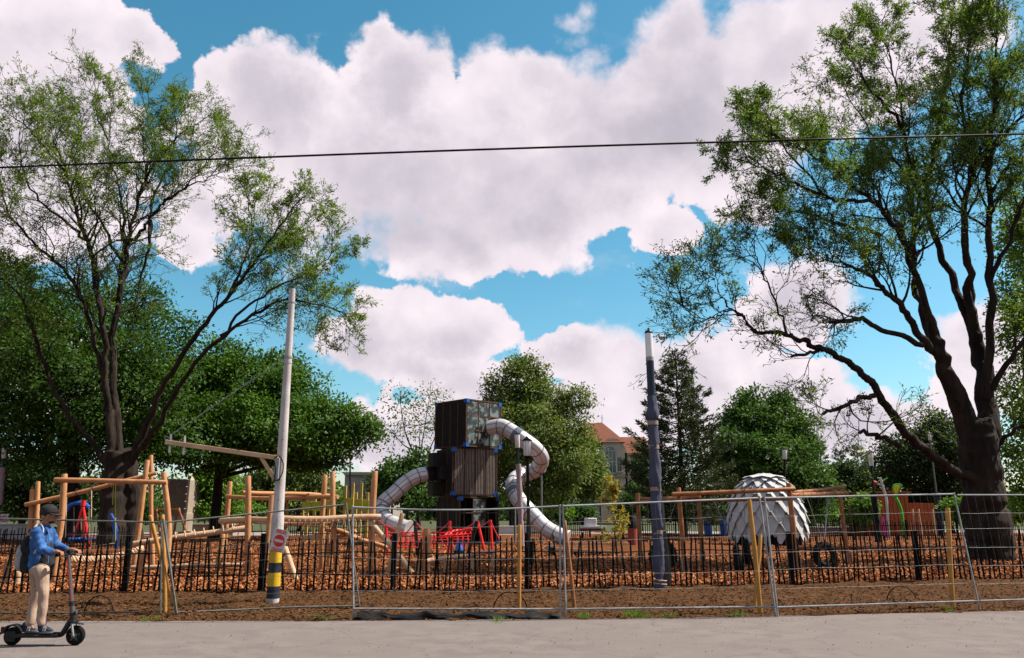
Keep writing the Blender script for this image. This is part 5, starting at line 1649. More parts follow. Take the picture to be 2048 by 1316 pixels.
# ------------------------------------------------------------------ cube tower with tube slides
mat('slat_dark', (.008, .007, .007), .6, (.016, .013, .012), 6.0)
mat('slat_wood', (.22, .185, .16), .6, (.29, .25, .22), 5.0)
mat('frame_rust', (.050, .026, .019), .6, (.075, .038, .027), 4.0)
mat('panel_glass', (.15, .18, .18), .12, (.012, .018, .018), 3.2, spec=.7, lo=.40, hi=.55)  # light and dark blotches put foliage reflections into the pane colour
mat('tube_steel', (.52, .505, .54), .38, (.60, .585, .62), 1.6, metal=.35, bump=.12, bscale=6)
mat('tube_seam', (.13, .125, .14), .5)
mat('tube_window', (.10, .13, .17), .25)
def tower():
    Y = 45.0
    base = gbase(935, Y)
    root = thing('climbing_tower', 'black three-cube climbing tower with blue corners and two silver tube slides', 'play tower', base)
    k = (at(1035, 950, Y) - at(935, 950, Y)).length / 100
    def cube(cx, z0, S, hgt, rot, faces, name):
        """open slatted cube: faces gives the filling of left-front and right-front sides"""
        c = Vector((at(cx, 950, Y).x, Y, z0))
        Rz = Matrix.Rotation(rot, 3, 'Z')
        h = S / 2
        cub = MB()
        ed = .075
        V = lambda x, y, z: c + Rz @ Vector((x, y, z))
        for sx in (-1, 1):
            for sy in (-1, 1):
                cub.box(V(sx * (h - ed / 2), sy * (h - ed / 2), hgt / 2), (ed, ed, hgt), Rz)
        for z in (ed / 2, hgt - ed / 2):
            for s_ in (-1, 1):
                cub.box(V(0, s_ * (h - ed / 2 + .002), z), (S - 2 * ed, ed, ed), Rz); cub.box(V(s_ * (h - ed / 2 + .002), 0, z), (ed, S - 2 * ed, ed), Rz)
        fr = cub.build(name, 'frame_rust', root, smooth=False)
        MB().box(V(0, 0, .10), (S - .16, S - .16, .06), Rz).build('deck', 'slat_dark', fr, smooth=False)
        MB().box(V(0, 0, hgt - .06), (S - .16, S - .16, .05), Rz).build('ceiling_panel', 'slat_dark', fr, smooth=False)
        for sx in (-1, 1):
            for sy in (-1, 1):
                for z in (.105, hgt - .105):
                    m = MB()
                    m.box(V(sx * (h - .105), sy * (h + .012), z), (.22, .02, .22), Rz); m.box(V(sx * (h + .012), sy * (h - .105), z), (.02, .22, .22), Rz)
                    m.build('corner_bracket', 'blue_metal', fr, smooth=False)
        for side, fill in faces.items():
            # side vectors: local outward normal, local right
            nrm, rt = {'front': ((0, -1), (1, 0)), 'right': ((1, 0), (0, 1)), 'left': ((-1, 0), (0, -1)), 'back': ((0, 1), (-1, 0))}[side]
            def F(u, z, o=0.0): return V(nrm[0] * (h - .03 + o) + rt[0] * u, nrm[1] * (h - .03 + o) + rt[1] * u, z)
            sz = (lambda w_, t, hh: (w_, t, hh)) if nrm[0] == 0 else (lambda w_, t, hh: (t, w_, hh))
            if fill[0] == 'slats' and fill[3] == 'slat_wood':
                MB().box(F(0, hgt / 2, -.25), sz(S - 2 * ed - .5, .02, hgt - 2 * ed), Rz).build('gap_shade_panel', 'slat_dark', fr, smooth=False)  # added black sheet standing in for the shade between the slats
            if fill[0] == 'slats':
                nb, per, mt = fill[1], fill[2], fill[3]
                bw = (S - 2 * ed) / nb
                for b_ in range(nb):
                    u0 = -h + ed + bw * b_
                    if b_: MB().box(F(u0, hgt / 2, .012), sz(.07, .05, hgt - 2 * ed), Rz).build('mullion', 'frame_rust', fr, smooth=False)
                    for s_ in range(per):
                        u = u0 + .05 + (bw - .08) * (s_ + .5) / per
                        MB().box(F(u, hgt / 2), sz((bw - .08) / per * fill[4], .03, hgt - 2 * ed), Rz).build('slat', mt, fr, smooth=False)
            elif fill[0] == 'panes':
                for i in range(3):
                    for j in range(3):
                        w_ = (S - 2 * ed) / 3; hh = (hgt - 2 * ed) / 3
                        if (i, j) in fill[1]: continue
                        pc = F(-h + ed + w_ * (i + .5), ed + hh * (j + .5))
                        MB().box(pc, sz(w_ - .08, .02, hh - .08), Rz).build('pane', 'panel_glass', fr, smooth=False)
                for i in range(1, 3):
                    w_ = (S - 2 * ed) / 3; hh = (hgt - 2 * ed) / 3
                    MB().box(F(-h + ed + w_ * i, hgt / 2, .01), sz(.05, .05, hgt - 2 * ed), Rz).build('mullion', 'frame_rust', fr, smooth=False)
                    MB().box(F(0, ed + hh * i, .013), sz(S - 2 * ed, .045, .05), Rz).build('mullion', 'frame_rust', fr, smooth=False)
            elif fill[0] == 'solid':
                MB().box(F(0, hgt / 2), sz(S - 2 * ed, .04, hgt - 2 * ed), Rz).build('wall_panel', fill[1], fr, smooth=False)
        return fr
    zt = at(935, 806, Y).z; h1 = zt - at(935, 898, Y).z
    zm = at(935, 992, Y).z
    z1 = zt - h1
    # top cube: an edge towards the camera; sides face left and right
    cube(935, z1, 2.66, h1, math.radians(45), {'front': ('slats', 4, 6, 'slat_dark', .72), 'left': ('slats', 4, 6, 'slat_dark', .9), 'right': ('panes', [(2, 1)]), 'back': ('slats', 4, 5, 'slat_dark', .72)} if False else
         {'left': ('slats', 4, 6, 'slat_dark', .80), 'front': ('panes', [(2, 1)]), 'right': ('slats', 3, 4, 'slat_dark', .5), 'back': ('slats', 3, 4, 'slat_dark', .7)}, 'top_cube')
    cube(933, zm, 2.62, z1 - zm - .04, math.radians(24), {'front': ('slats', 4, 6, 'slat_wood', .42), 'left': ('slats', 3, 5, 'slat_dark', .95), 'right': ('slats', 3, 5, 'slat_dark', .6), 'back': ('slats', 4, 6, 'slat_dark', .9)}, 'middle_cube')
    cube(936, 0.0, 2.5, zm - .05, math.radians(34), {'front': ('panes', [(0, 0), (1, 0), (2, 0), (0, 1), (2, 1), (2, 2), (0, 2)]), 'left': ('slats', 4, 5, 'slat_dark', .9), 'right': ('solid', 'slat_dark'), 'back': ('slats', 4, 5, 'slat_dark', .9)}, 'bottom_cube')
    # stack of small black boxes on the left of the middle cube
    for (x0, y0, x1, y1, dy) in ((858, 905, 892, 935, -.6), (845, 935, 872, 962, -.3), (872, 933, 895, 960, -.9), (857, 962, 894, 992, -.5)):
        a, b = at(x0, y0, Y + dy), at(x1, y1, Y + dy)
        bx = MB()
        cx, cz = (a.x + b.x) / 2, (a.z + b.z) / 2
        w_, hh = b.x - a.x, a.z - b.z
        Rz = Matrix.Rotation(math.radians(24), 3, 'Z')
        bx.box((cx, Y + dy + .3, cz), (w_ * .9, .9, hh * .96), Rz)
        bx.build('side_box', 'slat_dark', root, smooth=False, bevel=.03)
    # tube slides in short sections with flanges
    def slide(path, depth, d, name, wins=()):
        pts = smooth_pts([at(x, y, Y + dy) for (x, y), dy in zip(path, depth)], 6)
        sl = MB().tube(pts, d / 2, 20).build(name, 'tube_steel', root)
        for i in range(0, len(pts), 5):
            q = pts[min(i + 1, len(pts) - 1)] - pts[max(i - 1, 0)]
            MB().tube([pts[i] - q.normalized() * .022, pts[i] + q.normalized() * .022], d / 2 + .028, 20).build('flange', 'tube_seam', sl)
        for s_ in (-1, 1):                        # seam along the tube
            m = MB()
            off = []
            for i, p in enumerate(pts):
                q = (pts[min(i + 1, len(pts) - 1)] - pts[max(i - 1, 0)]).normalized()
                v = Vector((0, -1, .35 * s_)); v = (v - q * v.dot(q)).normalized()
                off.append(p + v * (d / 2 + .004))
            m.tube(off, .014, 4)
            m.build('seam', 'tube_seam', sl)
        for i in wins:
            q = pts[i + 3] - pts[i]
            MB().tube([pts[i] + q * .1, pts[i + 1], pts[i + 2], pts[i + 3] - q * .1], d / 2 + .012, 20).build('window_ring', 'tube_window', sl)
        q = (pts[-1] - pts[-2]).normalized()
        MB().tube([pts[-1] - q * .05, pts[-1] + q * .03], d / 2 + .05, 20).build('mouth_ring', 'tube_steel', sl)
        return pts
    R_path = [(978, 856), (1003, 853), (1024, 864), (1049, 881), (1071, 898), (1083, 917), (1076, 936), (1060, 945), (1041, 951), (1028, 962), (1027, 978), (1035, 996), (1049, 1013), (1068, 1033), (1087, 1053), (1109, 1067), (1134, 1078)]
    R_dep = [-.5, -.8, -1.2, -1.4, -1.2, -.6, .2, .6, .4, -.2, -.8, -1.4, -1.8, -2.0, -2.2, -2.4, -2.6]
    slide(R_path, R_dep, .84, 'tube_slide', (13, 61))
    L_path = [(852, 948), (832, 953), (808, 968), (787, 988), (768, 1004), (762, 1021), (770, 1037), (790, 1049), (818, 1058)]
    slide(L_path, [-.6, -.8, -1.0, -1.2, -1.3, -1.6, -2.2, -2.8, -3.2], .80, 'tube_slide')
    for x, y, dy in ((1083, 925, -.5), (1030, 985, -1.0), (782, 992, -1.2)):
        p = at(x, y, Y + dy)
        MB().tube([Vector((p.x, p.y + .5, 0)), p + Vector((0, .5, .1))], .06, 8).build('slide_support', 'galv_dull', root)
    rr = at(782, 960, Y - 1.2)
tower()

# red rope net in front of the tower
def red_net():
    Y = 31.0
    r = thing('rope_climber', 'low red rope climbing net on slanting posts before the cube tower', 'climbing net', gbase(880, Y))
    posts = [((830, 1042), 836, 0, 'slat_dark'), ((954, 1042), 934, -.6, 'slat_dark'), ((955, 1042), 972, .4, 'red_plastic'), ((900, 1042), 897, 1.2, 'red_plastic'), ((981, 1040), 985, 1.4, 'red_plastic'), ((772, 1050), 776, .6, 'red_plastic')]
    tops = []
    for top, bx, dy, m in posts:
        b = Vector((at(bx, 1100, Y + dy).x, Y + dy, 0)); t = at(*top, Y + dy)
        MB().tube([b, t], .07 if m == 'slat_dark' else .055, 8).build('post', m, r)
        tops.append(t)
    def rp(a, b, sag=.05, rad=.022):
        A, B = a, b
        MB().tube([A.lerp(B, i / 6) - Vector((0, 0, sag * math.sin(PI * i / 6))) for i in range(7)], rad, 5).build('rope', 'red_plastic', r)
    Yn = Y + .3
    P = lambda x, y, d=0: at(x, y, Yn + d)
    for a, b in (((772, 1050), (830, 1070)), ((830, 1042), (862, 1072)), ((900, 1042), (872, 1066)), ((900, 1042), (905, 1068)), ((954, 1042), (915, 1062)), ((981, 1040), (945, 1060)), ((981, 1040), (1001, 1082)), ((954, 1042), (962, 1070)), ((830, 1042), (808, 1070)), ((872, 1066), (905, 1058)), ((800, 1072), (870, 1064)), ((757, 1040), (800, 1068))):
        rp(P(*a), P(*b))
    net(r, (P(770, 1066, .5), P(945, 1066, .5), P(775, 1096, -.5), P(950, 1096, -.5)), 16, 4, .020, 'red_plastic', 'rope_net', sag=.2)
    net(r, (P(900, 1062, .2), P(945, 1058, .2), P(880, 1074, -.8), P(940, 1066, -.8)), 6, 3, .022, 'red_plastic', 'rope_net', sag=.1)
    for i, (x, y0, y1) in enumerate(((868, 1062, 1096), (898, 1064, 1098), (905, 1064, 1098), (790, 1068, 1098), (812, 1068, 1098))):
        MB().tube([P(x, y0), P(x, y1)], .028, 6).build('strut', 'red_plastic', r)
    m = MB().bar(P(905, 1066, -.3), P(944, 1058, -.3), .18, .12); m.build('red_mat', 'red_plastic', r, smooth=False, bevel=.03)
    c = thing('ball_cone', 'small blue cone on the ground below the red net', 'cone', gbase(919, Y - 1.2))
    MB().lathe(gbase(919, Y - 1.2) + Vector((0, 0, .32)), [(.15, 0), (.14, .12), (.07, .2), (.05, .34), (.0, .36)], 12).build('cone', 'blue_plastic', c)
    MB().lathe(gbase(919, Y - 1.2), [(.22, 0), (.20, .3), (.10, .32)], 12).build('foot', 'rubber', c)
red_net()

# ------------------------------------------------------------------ benches, bin, play flowers and other small things
mat('white_sheet', (.66, .64, .66), .8, bump=.3, bscale=3)
mat('red_board', (.24, .05, .035), .7)
mat('green_plastic', (.05, .30, .03), .4)
mat('pink_plastic', (.60, .05, .28), .4)
mat('flower_yellow', (.62, .50, .03), .4)
def small_things():
    Y = 31.5
    r = thing('bench_swing', 'long low dark bench with a pale end frame right of the slide foot', 'bench', gbase(1160, Y))
    a, b = at(1100, 1092, Y), at(1226, 1100, Y + .5)
    for i in range(4):
        MB().bar(at(1112, 1100, Y) + Vector((0, .16 * i, 0)), at(1225, 1104, Y + .3) + Vector((0, .16 * i, 0)), .14, .05).build('slat', 'slat_dark', r, smooth=False, bevel=.008)
    MB().bar(at(1108, 1098, Y - .1), at(1226, 1104, Y + .2), .05, .10).build('front_rail', 'wood_pale', r, smooth=False, bevel=.006)
    for x in (1150, 1200):
        foot(r, x, Y + .25, (x, 1104), .07, 'slat_dark', 'leg')
    fr = [at(x, y, Y - .05) for x, y in ((1109, 1091), (1095, 1091), (1098, 1115), (1110, 1115))]
    MB().tube(fr, .035, 6).build('end_frame', 'galvanised', r)
    m = MB(); pbox(m, 1099, 1095, 1109, 1112, Y, .5); m.build('end_box', 'rubber', r, smooth=False, bevel=.01)
    ed = thing('edging_board', 'thin pale edging board across the bark right of the slide foot', 'board', gbase(1200, 38))
    MB().bar(at(1146, 1088, 38), at(1262, 1088, 38.5), .06, .10).build('board', 'wood_pale', ed, smooth=False)
    Y = 53.0
    r = thing('covered_bench', 'bench under a white sheet on a red base behind the yellow tree', 'bench', gbase(1185, Y))
    m = MB(); pbox(m, 1170, 1036, 1194, 1052, Y, .7); o = m.build('white_sheet', 'white_sheet', r, smooth=False, bevel=.06)
    m = MB(); pbox(m, 1162, 1052, 1212, 1057, Y, 1.0, -.2); m.build('seat', 'white_sheet', r, smooth=False, bevel=.02)
    m = MB(); pbox(m, 1160, 1057, 1210, 1062, Y, .9, -.1); m.build('red_base', 'red_board', r, smooth=False, bevel=.02)
    for x in (1165, 1205):
        MB().box((at(x, 1050, Y).x, Y + .3, .2), (.12, .12, .4)).build('leg', 'slat_dark', r, smooth=False)
    r = thing('litter_bin', 'dark red and black bin left of the leftmost swing post', 'bin', gbase(1264, 40))
    c = gbase(1264, 40)
    MB().lathe(c, [(.22, 0), (.24, .9), (.22, .92)], 14).build('body', 'red_board', r)
    MB().lathe(c + Vector((0, 0, .92)), [(.26, 0), (.26, .5), (.20, .56), (.0, .6)], 14).build('hood', 'black_paint', r)
    # play flowers by the shed
    Y = 52.0
    r = thing('play_flower', 'tall green spoon-shaped play flower with yellow centre before the shed', 'play flower', gbase(1800, Y))
    st = [at(x, y, Y) for x, y in ((1805, 1050), (1804, 1030), (1799, 1010), (1793, 998), (1788, 990))]
    st[0].z = 0
    MB().tube(smooth_pts(st, 5), .10, 8).build('stem', 'green_plastic', r)
    pts = [at(x, y, Y) for x, y in ((1791, 996), (1786, 985), (1783, 975), (1785, 969), (1793, 967), (1801, 968), (1804, 971), (1800, 980), (1795, 990))]
    MB().poly(pts, .14, (0, -1, 0)).build('petal', 'green_plastic', r, smooth=False, bevel=.03)
    pts = [at(x, y, Y - .16) for x, y in ((1791, 989), (1788, 982), (1786, 975), (1788, 972), (1794, 971), (1800, 972), (1797, 980), (1794, 986))]
    MB().poly(pts, .05, (0, -1, 0)).build('petal_centre', 'flower_yellow', r, smooth=False, bevel=.01)
    r = thing('play_flower', 'white-stemmed play flower with a dark red ball left of the green one', 'play flower', gbase(1773, Y))
    st = [at(x, y, Y) for x, y in ((1775, 1050), (1775, 1025), (1773, 1000), (1767, 978), (1760, 955))]
    st[0].z = 0
    MB().tube(smooth_pts(st, 5), [.09] * 21, 8).build('stem', 'sign_white', r)
    MB().tube([at(1768, 972, Y), at(1751, 967, Y)], .05, 6).build('arm', 'sign_white', r)
    MB().ellipsoid(at(1748, 966, Y), (.22, .22, .16), 12, 8).build('ball', 'red_board', r)
    MB().tube([at(1764, 963, Y), at(1776, 955, Y)], [.06, .02], 6).build('leaf', 'green_plastic', r)
    r = thing('play_figure', 'small pink pointed play figure before the shed', 'play figure', gbase(1766, Y))
    MB().lathe(gbase(1766, Y), [(.10, 0), (.13, .5), (.14, .9), (.09, 1.2), (.02, 1.4)], 12).build('body', 'pink_plastic', r)
    for x, lab in ((1828, 'left'), (1840, 'middle'), (1868, 'right')):
        r = thing('planted_stake', 'pale thin %s stake of the three right of the green play flower' % lab, 'stake', gbase(x, 50), 'thin stakes before the shed')
        log(gbase(x, 50), at(x - 3, 1018, 50), .06, 'shaft', 'wood_pale', r)
    # far left banner and bicycle-like machine
    r = thing('banner_board', 'small white board with pink swirls at the left edge', 'sign', gbase(5, 46))
    m = MB(); pbox(m, -12, 1028, 14, 1046, 46, .06); m.build('board', 'sign_white', r, smooth=False)
    for cx in (-4, 8):
        MB().torus(at(cx, 1037, 45.95), (0, 1, 0), .14, .03, 14, 5).build('swirl', 'pink_plastic', r)
    for x in (-8, 10):
        MB().box((at(x, 1050, 46).x, 46.1, .35), (.06, .06, .75)).build('leg', 'black_paint', r, smooth=False)
    # blue play figures behind the tyre swings
    for x, lab in ((1415, 'left blue upright play board of two behind the swing posts'), (1447, 'right blue upright play board of two behind the swing posts')):
        r = thing('play_board', lab, 'play board', gbase(x, 58))
        m = MB(); c = gbase(x, 58)
        m.lathe(c, [(.28, 0), (.28, .9), (.16, 1.1), (.16, 1.5), (.02, 1.8)], 10); m.build('body', 'blue_plastic', r)
small_things()

# small weeds and grass along the path edge
def grass():
    P = []; D = []
    for (px, py, w_, n) in ((1170, 1236, 8, 16), (1265, 1232, 11, 60), (1290, 1235, 12, 16), (1338, 1233, 8, 12), (640, 1240, 30, 10), (300, 1242, 20, 10), (1000, 1243, 8, 10), (1470, 1233, 12, 14), (1890, 1221, 10, 12)):
        for _ in range(n):
            p = G(px + random.gauss(0, w_), py + random.gauss(0, 1.6))
            for k in range(5):
                P.append((p.x + random.gauss(0, .02), p.y + random.gauss(0, .02), .0)); D.append((random.gauss(0, .4), random.gauss(0, .4), 1.0))
    V = leaf_cards(np.array(P), np.array(D), .085, .011, 0.0, .35)
    n = len(V) // 4
    kind(link('grass', np_mesh('grass', V, np.arange(4 * n).reshape(n, 4)), 'grass_blade', smooth=False), 'stuff')
grass()

# ------------------------------------------------------------------ rider and scooter
mat('skin', (.24, .105, .06), .55, (.29, .135, .08), 8.0)
mat('denim', (.010, .045, .17), .8, (.050, .15, .40), 9.0, bump=.35, bscale=30, col3=(.024, .08, .22), scale3=5.0)
mat('denim_seam', (.07, .16, .33), .8)
mat('chino', (.31, .215, .165), .85, (.37, .27, .21), 5.0, bump=.35, bscale=14)
mat('black_cloth', (.012, .012, .014), .85, (.022, .022, .025), 20.0)
mat('grey_cloth', (.24, .25, .26), .85, (.30, .31, .325), 14.0, bump=.3)
mat('strap_grey', (.48, .47, .47), .8)
mat('shoe_navy', (.015, .020, .045), .6, (.025, .032, .065), 15.0)
mat('shoe_sole', (.11, .11, .12), .7)
mat('hair_black', (.010, .008, .007), .6)
mat('scooter_black', (.012, .012, .013), .38, (.02, .02, .021), 8.0)
mat('scooter_grey', (.10, .10, .105), .35, metal=.4)
mat('scooter_red', (.34, .03, .015), .4)
mat('eye_white', (.6, .58, .55), .3)
YP = G(85, 1291).y
def P(zx, zy, dy=0.0):
    return at(zx / 4.111, 980 + zy / 4.111, YP + dy)

def cap(mb, a, b, r0, r1, n=14, sq=None):
    a, b = Vector(a), Vector(b)
    mb.tube([a, b], [r0, r1], n, squash=sq)
    mb.ellipsoid(a, (r0, r0, r0), n, 8); mb.ellipsoid(b, (r1, r1, r1), n, 8)

def chain(mb, pts, rs, n=12):
    for p, q, r0, r1 in zip(pts, pts[1:], rs, rs[1:]):
        cap(mb, p, q, r0, r1, n)

def wrinkle(amp, f, axis_scale=(1, 1, 1)):
    def d(co, me):
        nrm = np.empty(len(co) * 3, dtype=np.float32); me.vertices.foreach_get('normal', nrm); nrm = nrm.reshape(-1, 3)
        q = co * np.array(axis_scale)
        w_ = np.sin(q[:, 2] * f + 3 * np.sin(q[:, 0] * f * .33) + 2 * np.sin(q[:, 1] * f * .4)) * .6 + np.sin(q[:, 0] * f * .8 + q[:, 2] * f * .55) * .4
        return co + nrm * (w_ * amp)[:, None]
    return d

def scooter():
    b = P(360, 1270); b.z = 0
    root = thing('electric_scooter', 'black electric kick scooter carrying the rider at the left', 'scooter', b)
    for nm, c, R in (('rear', P(105, 1196), .112), ('front', P(622, 1194), .122)):
        c.z = R
        w_ = thing('wheel', 'x', 'x', c - b); del w_['label']; del w_['category']; w_.parent = root
        w_.name = 'wheel'
        m = MB().torus(c, (0, 1, 0), R - .032, .032, 28, 10, 1.0)
        m.build('tyre', 'rubber', w_)
        m = MB().lathe(c - Vector((0, .02, 0)), [(.03, 0), (R - .052, .003), (R - .052, .037), (.03, .04)], 22, (0, 1, 0)); m.build('rim', 'scooter_black', w_)
        sp = MB()
        for k in range(5):
            a = 2 * PI * k / 5 + .3
            sp.bar(c + Vector((math.cos(a) * .015, -.028, math.sin(a) * .015)), c + Vector((math.cos(a) * (R - .05), -.026, math.sin(a) * (R - .05))), .014, .012)
        sp.build('spokes', 'scooter_grey', w_, smooth=False)
        MB().tube([c - Vector((0, .045, 0)), c + Vector((0, .045, 0))], .016, 10).build('axle', 'galvanised', w_)
    # deck
    d0, d1 = P(185, 1192), P(500, 1196)
    d0.z = d1.z = .125
    m = MB(); m.box((d0 + d1) / 2, ((d1 - d0).length, .17, .05)); dk = m.build('deck', 'scooter_black', root, smooth=False, bevel=.018)
    MB().box((d0 + d1) / 2 + Vector((0, 0, .027)), ((d1 - d0).length - .03, .145, .006)).build('grip_mat', 'rubber', dk, smooth=False)
    MB().box(P(300, 1195, -.09) * 1, (.06, .004, .015)).build('side_mark', 'scooter_grey', dk, smooth=False)
    # rear mudguard arc
    c = P(105, 1196); c.z = .112
    m = MB(); n = 14
    for i in range(n):
        a = math.radians(20 + 150 * i / (n - 1))
        for y in (-.05, -.048, .048, .05):
            rr = .142 if abs(y) < .049 else .128
            m.v.append(c + Vector((math.cos(a) * rr, y, math.sin(a) * rr)))
    for i in range(n - 1):
        for k in range(3):
            q = i * 4 + k
            m.f.append((q, q + 4, q + 5, q + 1))
    o = m.build('rear_mudguard', 'scooter_black', root)
    so = o.modifiers.new('solid', 'SOLIDIFY'); so.thickness = .006
    MB().box(c + Vector((.0, -.052, .0)), (.13, .018, .13)).build('motor_cover', 'scooter_black', root, smooth=False, bevel=.03)
    MB().bar(c + Vector((.0, -.055, 0)), d0 + Vector((.02, -.055, 0)), .02, .05).build('rear_fork', 'scooter_black', root, smooth=False, bevel=.006)
    MB().bar(c + Vector((.0, .055, 0)), d0 + Vector((.02, .055, 0)), .02, .05).build('rear_fork', 'scooter_black', root, smooth=False, bevel=.006)
    MB().box(c + Vector((-.145, 0, .09)), (.02, .05, .05)).build('rear_light', 'scooter_red', root, smooth=False, bevel=.008)
    # neck and stem
    nk = [d1 + Vector((-.03, 0, .0)), P(515, 1178), P(560, 1105), P(597, 1045)]
    MB().tube(smooth_pts(nk, 4), .034, 10).build('neck', 'scooter_black', root)
    st = [P(606, 1080), P(598, 1000), P(590, 930), P(578, 760), P(566, 600), P(560, 540)]
    MB().tube(st, [.034, .032, .028, .024, .023, .023], 12).build('stem', 'scooter_grey', root)
    MB().tube([P(606, 1085), P(600, 1010)], .040, 12).build('head_tube', 'scooter_black', root)
    MB().tube([P(592, 950), P(589, 915)], .038, 12).build('folding_latch', 'scooter_black', root)
    w_c = P(622, 1194); w_c.z = .122
    for s_ in (-1, 1):
        MB().tube([P(610, 1085) + Vector((0, s_ * .055, 0)), P(612, 1110) + Vector((0, s_ * .06, 0)), w_c + Vector((0, s_ * .06, 0))], [.016, .015, .014], 8).build('fork_leg', 'galvanised', root)
    MB().box(P(610, 1080), (.06, .15, .035)).build('fork_crown', 'scooter_black', root, smooth=False, bevel=.01)
    m = MB(); n = 10
    for i in range(n):
        a = math.radians(60 + 115 * i / (n - 1))
        for y in (-.045, .045):
            m.v.append(w_c + Vector((math.cos(a) * .145, y, math.sin(a) * .145)))
    for i in range(n - 1):
        q = i * 2; m.f.append((q, q + 2, q + 3, q + 1))
    o = m.build('front_mudguard', 'scooter_black', root); so = o.modifiers.new('solid', 'SOLIDIFY'); so.thickness = .006
    MB().tube([w_c + Vector((0, -.04, 0)), w_c + Vector((0, -.044, 0))], .035, 18).build('brake_disc', 'scooter_grey', root)
    MB().tube([P(625, 1000, -.01), P(632, 1000, -.01)], .028, 12).build('headlight', 'scooter_grey', root)
    # handlebar runs across the travel direction
    hb = P(562, 528)
    MB().tube([hb + Vector((0, -.27, 0)), hb + Vector((0, .27, 0))], .015, 10).build('handlebar', 'scooter_black', root)
    for s_ in (-1, 1):
        MB().tube([hb + Vector((0, s_ * .27, 0)), hb + Vector((0, s_ * .15, 0))], .020, 12).build('grip', 'rubber', root)
        MB().tube([hb + Vector((.02, s_ * .14, -.005)), hb + Vector((.075, s_ * .19, -.02)), hb + Vector((.085, s_ * .25, -.022))], .007, 6).build('brake_lever', 'scooter_black', root)
    MB().box(hb + Vector((.0, 0, .035)), (.07, .06, .045)).build('display', 'scooter_black', root, smooth=False, bevel=.01)
    MB().tube([hb + Vector((.0, -.10, .01)), hb + Vector((.0, -.10, .075))], .022, 12).build('bell', 'scooter_black', root)
    for dy, pts in ((-.03, ((590, 545), (552, 570), (556, 620), (568, 720), (583, 880), (575, 960), (570, 1020), (590, 1090))), (.03, ((600, 545), (545, 575), (548, 640), (565, 760), (580, 900)))):
        MB().tube(smooth_pts([P(x, y, dy) for x, y in pts], 5), .0036, 6).build('cable', 'scooter_red', root)
    return hb
HB = scooter()

